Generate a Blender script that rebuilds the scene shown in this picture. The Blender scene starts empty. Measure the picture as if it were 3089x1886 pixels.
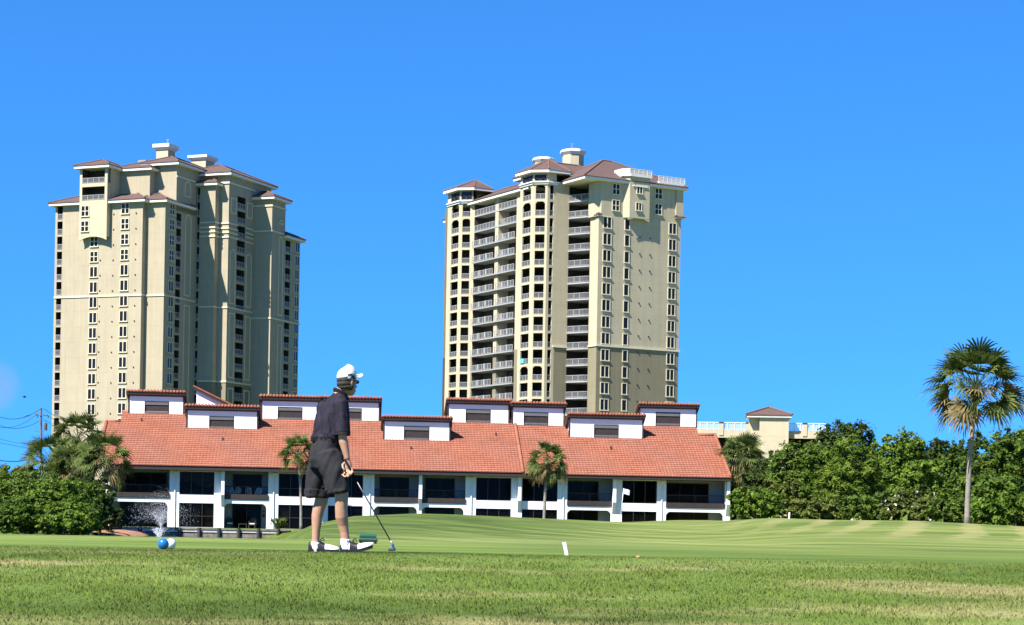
SKY_STR, SKY_SAT, SKY_VAL, SKY_HUE = .095, 1.0, 1.0, .5
SKY_AIR, SKY_LIFT, SKY_TINT = .6, .16, (.37, 1.08, 1.55)
SUN_E, EXPOSURE = 5.0, 1.35
G_DARK, G_MID, G_LIGHT = (.046, .076, .010), (.080, .122, .017), (.122, .168, .034)
G_BAND, G_STRAW = (.185, .215, .066), (.255, .222, .095)
import bpy, bmesh, math, random
import numpy as np
from mathutils import Vector, Matrix, noise

random.seed(7)
RNG = np.random.default_rng(11)
R = math.radians
SC = bpy.context.scene
COL = SC.collection

# ---------------------------------------------------------------- camera model
# the photograph is 3089 x 1886; focal length F in those pixels, optical axis at (CX, HY)
F, CX, HY, CAMH = 6000.0, 1544.5, 1600.0, 0.24
ROLL = 0.018
CR, SR = math.cos(ROLL), math.sin(ROLL)

def ray(px, py):
    dx, dz = px - CX, HY - py
    return (dx * CR - dz * SR) / F, (dx * SR + dz * CR) / F

def P(px, py, Y):
    tx, tz = ray(px, py)
    return Vector((tx * Y, Y, CAMH + tz * Y))

cam_data = bpy.data.cameras.new('camera')
cam = bpy.data.objects.new('camera', cam_data)
COL.objects.link(cam)
SC.camera = cam
cam.matrix_world = Matrix.Translation((0, 0, CAMH)) @ Matrix.Rotation(R(90), 4, 'X') @ Matrix.Rotation(ROLL, 4, 'Z')
cam_data.sensor_width = 36
cam_data.lens = 36 * F / 3089
cam_data.shift_y = (HY - 943) / 3089
cam_data.clip_start = 0.05
cam_data.clip_end = 6000

class Frame:
    """a building's own axes: origin on the ground, x along its front, y going back into it"""
    def __init__(s, px, py, Y, deg):
        o = P(px, py, Y)
        s.ox, s.oy, s.a = o.x, Y, R(deg)
        s.c, s.s = math.cos(s.a), math.sin(s.a)
    def U(s, px, py, v):
        t = ray(px, py)[0]
        return (t * (s.oy + v * s.c) - s.ox + v * s.s) / (s.c - t * s.s)
    def V(s, px, py, u):
        t = ray(px, py)[0]
        return (t * (s.oy + u * s.s) - s.ox - u * s.c) / (-s.s - t * s.c)
    def Z(s, px, py, u, v):
        return CAMH + ray(px, py)[1] * (s.oy + u * s.s + v * s.c)
    def loc(s, wx, wy):
        dx, dy = wx - s.ox, wy - s.oy
        return dx * s.c + dy * s.s, -dx * s.s + dy * s.c
    def hit(s, px, py, v0, z0, k):
        """where a sight line meets the roof plane z = z0 + k (v - v0)"""
        tx, tz = ray(px, py)
        A, B = -tx * s.s + s.c, s.ox * s.s - s.oy * s.c
        Y = (z0 + k * (B - v0) - CAMH) / (tz - k * A)
        u, v = s.loc(tx * Y, Y)
        return u, v, CAMH + tz * Y
    def root(s, name, label, cat, group=None, z=0.0):
        e = thing(name, label, cat, (s.ox, s.oy, z), group)
        e.rotation_euler = (0, 0, s.a)
        return e

# ---------------------------------------------------------------- object helpers
def tag(o, label=None, cat=None, group=None, kind=None):
    if label: o['label'] = label
    if cat: o['category'] = cat
    if group: o['group'] = group
    if kind: o['kind'] = kind
    return o

def thing(name, label, cat, loc=(0, 0, 0), group=None):
    o = bpy.data.objects.new(name, None)
    COL.objects.link(o)
    o.location = loc
    o.empty_display_size = 0.3
    return tag(o, label, cat, group)

def mesh_obj(name, me, parent=None):
    o = bpy.data.objects.new(name, me)
    COL.objects.link(o)
    if parent: o.parent = parent
    return o

def dup(o, parent=None):
    c = o.copy()
    COL.objects.link(c)
    if parent: c.parent = parent
    for ch in o.children:
        dup(ch, c)
    return c

class MB:
    """collects faces and links them as one mesh object"""
    def __init__(s):
        s.v, s.f, s.m = [], [], []
    def quad(s, a, b, c, d, m=0):
        n = len(s.v)
        s.v += [tuple(a), tuple(b), tuple(c), tuple(d)]
        s.f.append((n, n + 1, n + 2, n + 3)); s.m.append(m)
    def poly(s, pts, m=0):
        n = len(s.v)
        s.v += [tuple(p) for p in pts]
        s.f.append(tuple(range(n, n + len(pts)))); s.m.append(m)
    def hexa(s, b, t, m=0):
        """four bottom and four top corners, each counter-clockwise from above"""
        n = len(s.v)
        s.v += [tuple(p) for p in b] + [tuple(p) for p in t]
        s.f += [(n + 3, n + 2, n + 1, n), (n + 4, n + 5, n + 6, n + 7)]
        s.f += [(n + i, n + (i + 1) % 4, n + 4 + (i + 1) % 4, n + 4 + i) for i in range(4)]
        s.m += [m] * 6
    def box(s, x0, x1, y0, y1, z0, z1, m=0):
        s.hexa([(x0, y0, z0), (x1, y0, z0), (x1, y1, z0), (x0, y1, z0)],
               [(x0, y0, z1), (x1, y0, z1), (x1, y1, z1), (x0, y1, z1)], m)
    def bar(s, p, q, w, h, m=0, up=(0, 0, 1)):
        """a straight bar w wide and h high from p to q"""
        p, q, up = Vector(p), Vector(q), Vector(up)
        d = (q - p).normalized()
        sd = d.cross(up)
        if sd.length < 1e-5: sd = d.cross(Vector((1, 0, 0)))
        sd.normalize(); u2 = sd.cross(d)
        a, b = sd * (w / 2), u2 * (h / 2)
        s.hexa([p - a - b, p + a - b, q + a - b, q - a - b], [p - a + b, p + a + b, q + a + b, q - a + b], m)
    def tube(s, pts, rad, seg=8, m=0, cap=True):
        pts = [Vector(p) for p in pts]
        if not hasattr(rad, '__len__'): rad = [rad] * len(pts)
        rings, ref = [], None
        for i, p in enumerate(pts):
            d = (pts[min(i + 1, len(pts) - 1)] - pts[max(i - 1, 0)]).normalized()
            if ref is None:
                ref = Vector((1, 0, 0)) if abs(d.x) < .8 else Vector((0, 1, 0))
            a = (ref - d * ref.dot(d)).normalized(); b = d.cross(a); ref = a
            r = rad[i]
            rings.append((p, a * r, b * r))
        s.loft(rings, seg, m, cap)
    def loft(s, rings, seg=16, m=0, cap=True):
        n = len(s.v)
        for c, a, b in rings:
            c, a, b = Vector(c), Vector(a), Vector(b)
            for k in range(seg):
                t = 2 * math.pi * k / seg
                s.v.append(tuple(c + a * math.cos(t) + b * math.sin(t)))
        for i in range(len(rings) - 1):
            for k in range(seg):
                k2 = (k + 1) % seg
                s.f.append((n + i * seg + k, n + i * seg + k2, n + (i + 1) * seg + k2, n + (i + 1) * seg + k)); s.m.append(m)
        if cap:
            s.f.append(tuple(n + k for k in reversed(range(seg)))); s.m.append(m)
            e = n + (len(rings) - 1) * seg
            s.f.append(tuple(e + k for k in range(seg))); s.m.append(m)
    def ball(s, c, r, seg=14, rings=9, m=0):
        c = Vector(c)
        if not hasattr(r, '__len__'): r = (r, r, r)
        L = []
        for i in range(rings + 1):
            t = math.pi * i / rings
            k = max(math.sin(t), .02)
            L.append((c + Vector((0, 0, -r[2] * math.cos(t))), (r[0] * k, 0, 0), (0, r[1] * k, 0)))
        s.loft(L, seg, m)
    def mesh(s, name, mats, smooth=False):
        me = bpy.data.meshes.new(name)
        me.from_pydata(s.v, [], s.f)
        for m in (mats if isinstance(mats, (list, tuple)) else [mats]):
            me.materials.append(m)
        if len(me.materials) > 1:
            me.polygons.foreach_set('material_index', s.m)
        if smooth:
            me.polygons.foreach_set('use_smooth', [True] * len(me.polygons))
        me.update()
        return me
    def build(s, name, mats, parent=None, smooth=False):
        return mesh_obj(name, s.mesh(name, mats, smooth), parent)

def build_split(mb, name, mats, parent):
    """every piece that touches no other becomes an object of its own"""
    par = {}
    def find(a):
        while par.setdefault(a, a) != a:
            par[a] = par[par[a]]; a = par[a]
        return a
    keys = [tuple(round(c, 3) for c in v) for v in mb.v]
    for f in mb.f:
        r = find(keys[f[0]])
        for i in f[1:]: par[find(keys[i])] = r
    groups = {}
    for f, m in zip(mb.f, mb.m): groups.setdefault(find(keys[f[0]]), []).append((f, m))
    for fs in groups.values():
        p = MB(); mp = {}
        for f, m in fs:
            q = []
            for i in f:
                if i not in mp: mp[i] = len(p.v); p.v.append(mb.v[i])
                q.append(mp[i])
            p.f.append(tuple(q)); p.m.append(m)
        p.build(name, mats, parent)

def np_mesh(name, verts, faces_n, mat_list, mat_idx=None, k=4):
    """numpy arrays to a mesh; every face has k corners"""
    me = bpy.data.meshes.new(name)
    nv, nf = len(verts), len(faces_n)
    me.vertices.add(nv); me.vertices.foreach_set('co', np.asarray(verts, np.float32).ravel())
    me.loops.add(nf * k); me.loops.foreach_set('vertex_index', np.asarray(faces_n, np.int32).ravel())
    me.polygons.add(nf)
    me.polygons.foreach_set('loop_start', np.arange(0, nf * k, k, dtype=np.int32))
    for m in mat_list: me.materials.append(m)
    if mat_idx is not None: me.polygons.foreach_set('material_index', np.asarray(mat_idx, np.int32))
    me.update(calc_edges=True)
    me.validate()
    return me

# ---------------------------------------------------------------- materials
def new_mat(name):
    m = bpy.data.materials.new(name)
    m.use_nodes = True
    return m, m.node_tree.nodes, m.node_tree.links, m.node_tree.nodes['Principled BSDF']

def noise_node(N, L, scale, detail=4, rough=.55, coord='Object', mapping=None):
    tc = N.new('ShaderNodeTexCoord') if coord == 'Object' else N.new('ShaderNodeNewGeometry')
    out = tc.outputs['Object' if coord == 'Object' else 'Position']
    if mapping:
        mp = N.new('ShaderNodeMapping'); mp.inputs['Scale'].default_value = mapping
        L.new(out, mp.inputs['Vector']); out = mp.outputs['Vector']
    t = N.new('ShaderNodeTexNoise')
    t.inputs['Scale'].default_value = scale; t.inputs['Detail'].default_value = detail; t.inputs['Roughness'].default_value = rough
    L.new(out, t.inputs['Vector'])
    return t

def ramp(N, L, src, stops):
    r = N.new('ShaderNodeValToRGB')
    e = r.color_ramp.elements
    while len(e) < len(stops): e.new(.5)
    for i, (p, c) in enumerate(stops):
        e[i].position = p; e[i].color = (*c, 1)
    L.new(src, r.inputs['Fac'])
    return r

def mix(N, L, fac, a, b, mode='MIX'):
    n = N.new('ShaderNodeMix'); n.data_type = 'RGBA'; n.blend_type = mode
    for i, x in ((0, fac), (6, a), (7, b)):
        if isinstance(x, (int, float)): n.inputs[i].default_value = x
        elif isinstance(x, tuple): n.inputs[i].default_value = (*x, 1)
        else: L.new(x, n.inputs[i])
    return n.outputs[2]

def math_n(N, L, op, a, b=0.0, clamp=False):
    n = N.new('ShaderNodeMath'); n.operation = op; n.use_clamp = clamp
    for i, x in enumerate((a, b)):
        if isinstance(x, (int, float)): n.inputs[i].default_value = x
        else: L.new(x, n.inputs[i])
    return n.outputs[0]

def mat(name, col, rough=.7, var=.12, scale=3.0, bump=0.0, bscale=None, metal=0.0, spec=.5, mapping=None, coat=0.0):
    """one colour that wanders a little, with an optional bump"""
    m, N, L, B = new_mat(name)
    t = noise_node(N, L, scale, 5, .6, mapping=mapping)
    lo = tuple(c * (1 - var) for c in col); hi = tuple(min(1, c * (1 + var)) for c in col)
    r = ramp(N, L, t.outputs['Fac'], [(.3, lo), (.7, hi)])
    L.new(r.outputs['Color'], B.inputs['Base Color'])
    B.inputs['Roughness'].default_value = rough
    B.inputs['Metallic'].default_value = metal
    B.inputs['Specular IOR Level'].default_value = spec
    B.inputs['Coat Weight'].default_value = coat
    if bump:
        b = N.new('ShaderNodeBump'); b.inputs['Strength'].default_value = bump; b.inputs['Distance'].default_value = .02
        t2 = noise_node(N, L, bscale or scale * 6, 4)
        L.new(t2.outputs['Fac'], b.inputs['Height']); L.new(b.outputs['Normal'], B.inputs['Normal'])
    return m

def stucco(name, col, streak=.10):
    """painted render: broad blotches, faint runs of dirt and the floor joints"""
    m, N, L, B = new_mat(name)
    t = noise_node(N, L, .35, 5, .6)
    r = ramp(N, L, t.outputs['Fac'], [(.3, tuple(c * .93 for c in col)), (.72, tuple(min(1, c * 1.05) for c in col))])
    s = noise_node(N, L, 1.0, 5, .65, mapping=(1.6, 1.6, .07))
    rs = ramp(N, L, s.outputs['Fac'], [(.35, (1 - streak,) * 3), (.6, (1, 1, 1))])
    c = mix(N, L, 1.0, r.outputs['Color'], rs.outputs['Color'], 'MULTIPLY')
    tc = N.new('ShaderNodeTexCoord'); sp = N.new('ShaderNodeSeparateXYZ')
    L.new(tc.outputs['Object'], sp.inputs[0])
    fr = math_n(N, L, 'FRACT', math_n(N, L, 'DIVIDE', sp.outputs['Z'], 3.0))
    ln = math_n(N, L, 'LESS_THAN', fr, .03)
    c2 = mix(N, L, math_n(N, L, 'MULTIPLY', ln, .22), c, tuple(x * .55 for x in col))
    L.new(c2, B.inputs['Base Color'])
    B.inputs['Roughness'].default_value = .9
    B.inputs['Specular IOR Level'].default_value = .2
    b = N.new('ShaderNodeBump'); b.inputs['Strength'].default_value = .25; b.inputs['Distance'].default_value = .02
    t3 = noise_node(N, L, 9, 3); L.new(t3.outputs['Fac'], b.inputs['Height']); L.new(b.outputs['Normal'], B.inputs['Normal'])
    return m

def leaf_mat(name, dark, light, odd=None, odd_share=.0, trans=.3, nscale=.9):
    """leaves: every leaf its own shade between two greens, wandering across the crown"""
    m, N, L, B = new_mat(name)
    g = N.new('ShaderNodeNewGeometry')
    t = noise_node(N, L, nscale, 3, .5)
    f = math_n(N, L, 'ADD', math_n(N, L, 'MULTIPLY', g.outputs['Random Per Island'], .55), math_n(N, L, 'MULTIPLY', t.outputs['Fac'], .5))
    r = ramp(N, L, f, [(.25, dark), (.85, light)])
    c = r.outputs['Color']
    if odd:
        k = math_n(N, L, 'GREATER_THAN', g.outputs['Random Per Island'], 1 - odd_share)
        c = mix(N, L, k, c, odd)
    L.new(c, B.inputs['Base Color'])
    B.inputs['Roughness'].default_value = .65
    B.inputs['Specular IOR Level'].default_value = .14
    tr = N.new('ShaderNodeBsdfTranslucent'); L.new(c, tr.inputs['Color'])
    ms = N.new('ShaderNodeMixShader'); ms.inputs[0].default_value = trans
    L.new(B.outputs[0], ms.inputs[1]); L.new(tr.outputs[0], ms.inputs[2])
    L.new(ms.outputs[0], N['Material Output'].inputs['Surface'])
    return m

M = {}
M['cream'] = stucco('cream_stucco', (.365, .312, .215))
M['cream_light'] = stucco('pale_cream_stucco', (.46, .40, .27))
M['olive'] = stucco('olive_tan_stucco', (.225, .195, .125))
M['beige'] = stucco('beige_stucco', (.45, .385, .26))
M['trim'] = mat('cream_trim', (.58, .52, .36), .8, .05, 2)
M['fascia'] = mat('white_fascia', (.66, .64, .60), .7, .04, 2)
M['rail'] = mat('white_rail_paint', (.30, .30, .295), .5, .05, 2)
M['brown_roof'] = mat('brown_roof_tile', (.085, .048, .038), .85, .22, 1.6, .5, 7)
M['ridge'] = mat('ridge_tile', (.13, .075, .058), .85, .15, 1.6)
M['inside'] = mat('shaded_balcony_wall', (.045, .036, .028), .9, .2, .8)  # darker than the cream walls: deep balcony shade put into the colour
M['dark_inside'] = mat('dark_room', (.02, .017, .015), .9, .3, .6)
M['glass'] = mat('dark_window_glass', (.012, .011, .012), .08, .4, .5, spec=.2)
M['lattice'] = mat('dark_lattice_paint', (.035, .035, .045), .6, .2, 2)
M['white'] = mat('white_stucco', (.74, .73, .75), .9, .04, .8, .15, 12)
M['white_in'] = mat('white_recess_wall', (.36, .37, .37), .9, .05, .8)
M['brown'] = mat('dark_brown_timber', (.022, .014, .012), .7, .3, 3)
M['bronze'] = mat('bronze_frame', (.018, .015, .014), .5, .2, 3)
M['shade'] = mat('grey_roller_shade', (.10, .10, .10), .9, .1, 3)
M['deck'] = mat('concrete_deck', (.24, .23, .21), .9, .1, 2)
M['chair_white'] = mat('white_plastic', (.75, .75, .73), .45, .04, 4)
M['wicker'] = mat('dark_wicker', (.03, .026, .022), .7, .3, 12)
M['cushion'] = mat('cream_cushion', (.7, .68, .6), .9, .05, 6)
# ---------------------------------------------------------------- sky and sun
SUN_AZ, SUN_EL = 44.0, 50.0        # degrees left of straight behind the camera; above the horizon
world = bpy.data.worlds.new('World'); SC.world = world
world.use_nodes = True
wn, wl = world.node_tree.nodes, world.node_tree.links
bg = wn['Background']
sky = wn.new('ShaderNodeTexSky')
sky.sky_type = 'NISHITA'; sky.sun_disc = False
sky.sun_elevation = R(SUN_EL)
sky.sun_rotation = R(180 + SUN_AZ)
sky.altitude = 2000; sky.air_density = SKY_AIR; sky.dust_density = 0; sky.ozone_density = 3.0
# the clear dry air of the photograph: the pale band at the horizon is pushed below the skyline
tcs = wn.new('ShaderNodeTexCoord'); mps = wn.new('ShaderNodeMapping')
mps.inputs['Location'].default_value = (0, 0, SKY_LIFT); mps.inputs['Scale'].default_value = (1, 1, .8)
nrm = wn.new('ShaderNodeVectorMath'); nrm.operation = 'NORMALIZE'
wl.new(tcs.outputs['Generated'], mps.inputs['Vector']); wl.new(mps.outputs[0], nrm.inputs[0]); wl.new(nrm.outputs[0], sky.inputs['Vector'])
tint = wn.new('ShaderNodeMix'); tint.data_type = 'RGBA'; tint.blend_type = 'MULTIPLY'; tint.inputs[0].default_value = 1
tint.inputs[7].default_value = (*SKY_TINT, 1); wl.new(sky.outputs[0], tint.inputs[6])
hs = wn.new('ShaderNodeHueSaturation')
hs.inputs['Saturation'].default_value = SKY_SAT; hs.inputs['Value'].default_value = SKY_VAL; hs.inputs['Hue'].default_value = SKY_HUE
wl.new(tint.outputs[2], hs.inputs['Color'])
# a faint pinkish cloud bank low over the left of the town
tcw = wn.new('ShaderNodeTexCoord')
cdir = Vector(P(-25, 1165, 1000)).normalized()
dotn = wn.new('ShaderNodeVectorMath'); dotn.operation = 'DOT_PRODUCT'; dotn.inputs[1].default_value = cdir
wl.new(tcw.outputs['Generated'], dotn.inputs[0])
mr = wn.new('ShaderNodeMapRange'); mr.inputs['From Min'].default_value = math.cos(R(.9)); mr.inputs['From Max'].default_value = math.cos(R(.0))
mr.interpolation_type = 'SMOOTHSTEP'
wl.new(dotn.outputs['Value'], mr.inputs['Value'])
nzw = wn.new('ShaderNodeTexNoise'); nzw.inputs['Scale'].default_value = 90; nzw.inputs['Detail'].default_value = 5
wl.new(tcw.outputs['Generated'], nzw.inputs['Vector'])
mw = wn.new('ShaderNodeMath'); mw.operation = 'MULTIPLY'; wl.new(mr.outputs[0], mw.inputs[0]); wl.new(nzw.outputs['Fac'], mw.inputs[1])
mxw = wn.new('ShaderNodeMix'); mxw.data_type = 'RGBA'
mw2 = wn.new('ShaderNodeMath'); mw2.operation = 'MULTIPLY'; mw2.inputs[1].default_value = .75; wl.new(mw.outputs[0], mw2.inputs[0]); wl.new(mw2.outputs[0], mxw.inputs[0]); wl.new(hs.outputs[0], mxw.inputs[6]); mxw.inputs[7].default_value = (1.7, 2.1, 4.0, 1)
wl.new(mxw.outputs[2], bg.inputs['Color'])
bg.inputs['Strength'].default_value = SKY_STR

sun_d = bpy.data.lights.new('sun', 'SUN')
sun_d.energy = SUN_E; sun_d.angle = R(.5); sun_d.color = (1, .955, .88)
sun = bpy.data.objects.new('sun', sun_d); COL.objects.link(sun)
SUN_DIR = Vector((math.sin(R(SUN_AZ)) * math.cos(R(SUN_EL)), math.cos(R(SUN_AZ)) * math.cos(R(SUN_EL)), -math.sin(R(SUN_EL))))
sun.rotation_euler = SUN_DIR.to_track_quat('-Z', 'Y').to_euler()
sun.location = (-60, -60, 120)
SC.view_settings.view_transform = 'Standard'; SC.view_settings.look = 'None'
SC.view_settings.exposure = EXPOSURE; SC.view_settings.gamma = 1
SC.view_settings.use_curve_mapping = False
SC.cycles.max_bounces = 6; SC.cycles.diffuse_bounces = 3; SC.cycles.glossy_bounces = 2; SC.cycles.transparent_max_bounces = 6
SC.cycles.use_denoising = True
SC.cycles.caustics_reflective = False; SC.cycles.caustics_refractive = False

# ---------------------------------------------------------------- the lie of the land
def sstep(a, b, x):
    t = np.clip((x - a) / (b - a), 0, 1)
    return t * t * (3 - 2 * t)

CREST_T = np.array([0, 700, 846, 946, 1066, 1254, 1380, 1567, 1880, 2194, 2320, 2507, 2758, 2921, 3089, 3700.])
CREST_H = np.array([-60, -45, -16.6, 7.2, 33.4, 43.8, 42.4, 37.4, 30, 42, 51, 47.7, 50, 44, 37, 30.])

def ground_z(X, Y):
    X = np.asarray(X, float); Y = np.asarray(Y, float)
    # the slope below the tee, then the level tee
    d = 18.6 - Y
    z = -.066 * np.where(d > 0, np.sqrt(d * d + .8) - .9, 0)
    z = np.where(d > 0, np.minimum(z, 0), 0)
    z = np.maximum(z, -1.26)
    Ys = np.maximum(Y, 5)
    t = X / Ys * F + CX
    yc = 106 - 26 * sstep(2000, 2560, t)
    h = np.interp(t, CREST_T, CREST_H)
    zc = CAMH + h * yc / F
    rise = sstep(38, 100, Y / yc * 100) ** 1.1
    fall = sstep(1.02, 1.45, Y / yc)
    right = sstep(700, 960, t)
    hill = rise * zc
    back = np.where(t > 2200, zc * .9, .02) + 1.9 * sstep(2260, 2400, t) * sstep(112, 150, Y)
    hill = hill * (1 - fall) + back * fall
    # the pond behind the tee on the left, its far bank held by a timber wall
    xl = -.205 * Y
    bed = sstep(37, 44, Y) * (1 - sstep(149.6, 150.4, Y)) * sstep(-1.5, 1.0, X - xl) * (1 - right)
    left = sstep(37, 46, Y) * (1 - sstep(130, 149, Y)) * (1 - sstep(-1.5, 1, X - xl))
    und = (.09 * sstep(5, 9, X) + .05) * np.sin(X * .21 + Y * .05) * np.sin(Y * .11 + 1.3) * sstep(45, 60, Y) * (1 - fall)
    z = z + right * hill * (Y > 30) + und * right - bed * 1.5 - left * .3
    z = z + .012 * np.sin(X * 1.1 + 2) * np.sin(Y * .7) * (Y < 19)
    return z

def gz(x, y):
    return float(ground_z(np.array([x]), np.array([y]))[0])

def spaced(parts):
    out = []
    for a, b, n in parts: out += list(np.linspace(a, b, n, endpoint=False))
    out.append(parts[-1][1])
    return np.array(out)

gx = spaced([(-2500, -300, 14), (-300, -60, 40), (-60, -14, 92), (-14, 14, 112), (14, 60, 92), (60, 300, 40), (300, 2500, 14)])
gy = spaced([(-2500, -300, 12), (-300, 0, 14), (0, 10, 10), (10, 24, 70), (24, 60, 80), (60, 160, 150), (160, 500, 30), (500, 4500, 14)])
GX, GY = np.meshgrid(gx, gy)
GZ = ground_z(GX, GY)
nx, ny = len(gx), len(gy)
idx = np.arange(nx * ny).reshape(ny, nx)
quads = np.stack([idx[:-1, :-1], idx[:-1, 1:], idx[1:, 1:], idx[1:, :-1]], -1).reshape(-1, 4)

def turf(name, blade=False):
    """mown warm-season turf: green and straw patches, mower bands and fine grain"""
    m, N, L, B = new_mat(name)
    geo = N.new('ShaderNodeNewGeometry')
    sp = N.new('ShaderNodeSeparateXYZ'); L.new(geo.outputs['Position'], sp.inputs[0])
    X_, Y_ = sp.outputs['X'], sp.outputs['Y']
    def nz(scale, mp, detail=4, rough=.55):
        return noise_node(N, L, scale, detail, rough, coord='Position', mapping=mp).outputs['Fac']
    near = N.new('ShaderNodeMapRange'); near.inputs['From Min'].default_value = 21; near.inputs['From Max'].default_value = 17.5
    near.interpolation_type = 'SMOOTHSTEP'; L.new(Y_, near.inputs['Value'])
    # general green
    g = ramp(N, L, nz(.55, (.35, .8, 1), 5), [(.3, G_DARK), (.5, G_MID), (.72, G_LIGHT)]).outputs['Color']
    # longer mower bands on the hill
    b = ramp(N, L, nz(1.0, (.035, .33, 1), 6, .68), [(.4, (0, 0, 0)), (.62, (1, 1, 1))]).outputs['Color']
    b2 = ramp(N, L, nz(1.0, (.05, .6, 1), 6, .7), [(.42, (0, 0, 0)), (.58, (1, 1, 1))]).outputs['Color']
    far = N.new('ShaderNodeMapRange'); far.inputs['From Min'].default_value = 24; far.inputs['From Max'].default_value = 38; L.new(Y_, far.inputs['Value'])
    g = mix(N, L, math_n(N, L, 'MULTIPLY', far.outputs[0], math_n(N, L, 'MULTIPLY', b, .75)), g, G_BAND)
    g = mix(N, L, math_n(N, L, 'MULTIPLY', far.outputs[0], math_n(N, L, 'MULTIPLY', b2, .5)), g, G_DARK)
    # lines left by the mowers, running slantwise towards the tee
    rot = N.new('ShaderNodeMapping'); rot.inputs['Rotation'].default_value = (0, 0, R(-17)); L.new(geo.outputs['Position'], rot.inputs['Vector'])
    sc_ = N.new('ShaderNodeMapping'); sc_.inputs['Scale'].default_value = (.75, .035, 1); L.new(rot.outputs[0], sc_.inputs['Vector'])
    t5 = N.new('ShaderNodeTexNoise'); t5.inputs['Scale'].default_value = 1; t5.inputs['Detail'].default_value = 5; t5.inputs['Roughness'].default_value = .65; L.new(sc_.outputs[0], t5.inputs['Vector'])
    lx = N.new('ShaderNodeMapRange'); lx.inputs['From Min'].default_value = 9; lx.inputs['From Max'].default_value = 4; L.new(X_, lx.inputs['Value'])
    f2 = N.new('ShaderNodeMapRange'); f2.inputs['From Min'].default_value = 30; f2.inputs['From Max'].default_value = 44; L.new(Y_, f2.inputs['Value'])
    lm = math_n(N, L, 'MULTIPLY', lx.outputs[0], f2.outputs[0])
    s1 = ramp(N, L, t5.outputs['Fac'], [(.52, (0, 0, 0)), (.60, (1, 1, 1))]).outputs['Color']
    s0 = ramp(N, L, t5.outputs['Fac'], [(.38, (1, 1, 1)), (.46, (0, 0, 0))]).outputs['Color']
    g = mix(N, L, math_n(N, L, 'MULTIPLY', lm, math_n(N, L, 'MULTIPLY', s1, .7)), g, G_BAND)
    g = mix(N, L, math_n(N, L, 'MULTIPLY', lm, math_n(N, L, 'MULTIPLY', s0, .65)), g, G_DARK)
    # the close-cut tee is paler, the near flank of the hill darker
    def band(src, a, b):
        q = N.new('ShaderNodeMapRange'); q.interpolation_type = 'SMOOTHSTEP'; q.inputs['From Min'].default_value = a; q.inputs['From Max'].default_value = b
        L.new(src, q.inputs['Value']); return q.outputs[0]
    tee = math_n(N, L, 'MULTIPLY', math_n(N, L, 'MULTIPLY', band(Y_, 19, 23), band(Y_, 46, 38)), band(X_, 1.5, -1.5))
    g = mix(N, L, math_n(N, L, 'MULTIPLY', tee, .75), g, mix(N, L, 1.0, g, (1.5, 1.38, 1.5), 'MULTIPLY'))
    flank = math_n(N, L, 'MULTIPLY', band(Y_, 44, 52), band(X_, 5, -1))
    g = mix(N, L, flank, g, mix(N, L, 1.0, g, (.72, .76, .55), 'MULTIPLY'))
    rgt_ = math_n(N, L, 'MULTIPLY', band(Y_, 20, 26), band(X_, 0, 5))
    g = mix(N, L, rgt_, g, mix(N, L, 1.0, g, (1.22, 1.14, 1.1), 'MULTIPLY'))
    # diagonal mowing stripes on the bank at the right
    ang = math_n(N, L, 'ADD', math_n(N, L, 'MULTIPLY', X_, 1.0), math_n(N, L, 'MULTIPLY', Y_, -.235))
    wob = math_n(N, L, 'MULTIPLY', nz(.25, None, 3), 1.6)
    st = math_n(N, L, 'SINE', math_n(N, L, 'MULTIPLY', math_n(N, L, 'ADD', ang, wob), 3.6))
    st = ramp(N, L, math_n(N, L, 'ADD', math_n(N, L, 'MULTIPLY', st, .5), math_n(N, L, 'MULTIPLY', nz(1.4, (1, .25, 1), 4), .55)), [(.28, (0, 0, 0)), (.62, (1, 1, 1))]).outputs['Color']
    rx = N.new('ShaderNodeMapRange'); rx.inputs['From Min'].default_value = 6.5; rx.inputs['From Max'].default_value = 11; L.new(X_, rx.inputs['Value'])
    ry = N.new('ShaderNodeMapRange'); ry.inputs['From Min'].default_value = 44; ry.inputs['From Max'].default_value = 52; L.new(Y_, ry.inputs['Value'])
    g = mix(N, L, math_n(N, L, 'MULTIPLY', math_n(N, L, 'MULTIPLY', rx.outputs[0], ry.outputs[0]), math_n(N, L, 'MULTIPLY', st, .6)), g, (.25, .225, .09))
    # straw patches on the slope below the tee, drawn out across the slope
    pt = ramp(N, L, nz(1.0, (.30, .75, 1), 6, .62), [(.51, (0, 0, 0)), (.66, (1, 1, 1))]).outputs['Color']
    nr = N.new('ShaderNodeMapRange'); nr.inputs['From Min'].default_value = 18.5; nr.inputs['From Max'].default_value = 16.8; L.new(Y_, nr.inputs['Value'])
    grain = nz(9, (1, 1, 1), 5, .7)
    k = math_n(N, L, 'MULTIPLY', math_n(N, L, 'MULTIPLY', nr.outputs[0], pt), math_n(N, L, 'ADD', math_n(N, L, 'MULTIPLY', grain, 1.3), .05), True)
    g = mix(N, L, math_n(N, L, 'MULTIPLY', k, .95), g, G_STRAW)
    if blade:
        rp = geo.outputs['Random Per Island']
        v = ramp(N, L, rp, [(0, (.8, .82, .8)), (.5, (1.15, 1.12, 1.1)), (.9, (1.6, 1.5, 1.4)), (1, (2.2, 1.9, 1.7))])
        g = mix(N, L, 1.0, mix(N, L, 1.0, g, (1.12, 1.10, 1.25), 'MULTIPLY'), v.outputs['Color'], 'MULTIPLY')
    else:
        fine = nz(26, (1, .7, 1), 5, .75)
        v = ramp(N, L, fine, [(.32, (.72, .74, .7)), (.5, (1, 1, 1)), (.7, (1.22, 1.2, 1.15))])
        g = mix(N, L, 1.0, g, v.outputs['Color'], 'MULTIPLY')
        bp = N.new('ShaderNodeBump'); bp.inputs['Strength'].default_value = .55; bp.inputs['Distance'].default_value = .03
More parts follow.
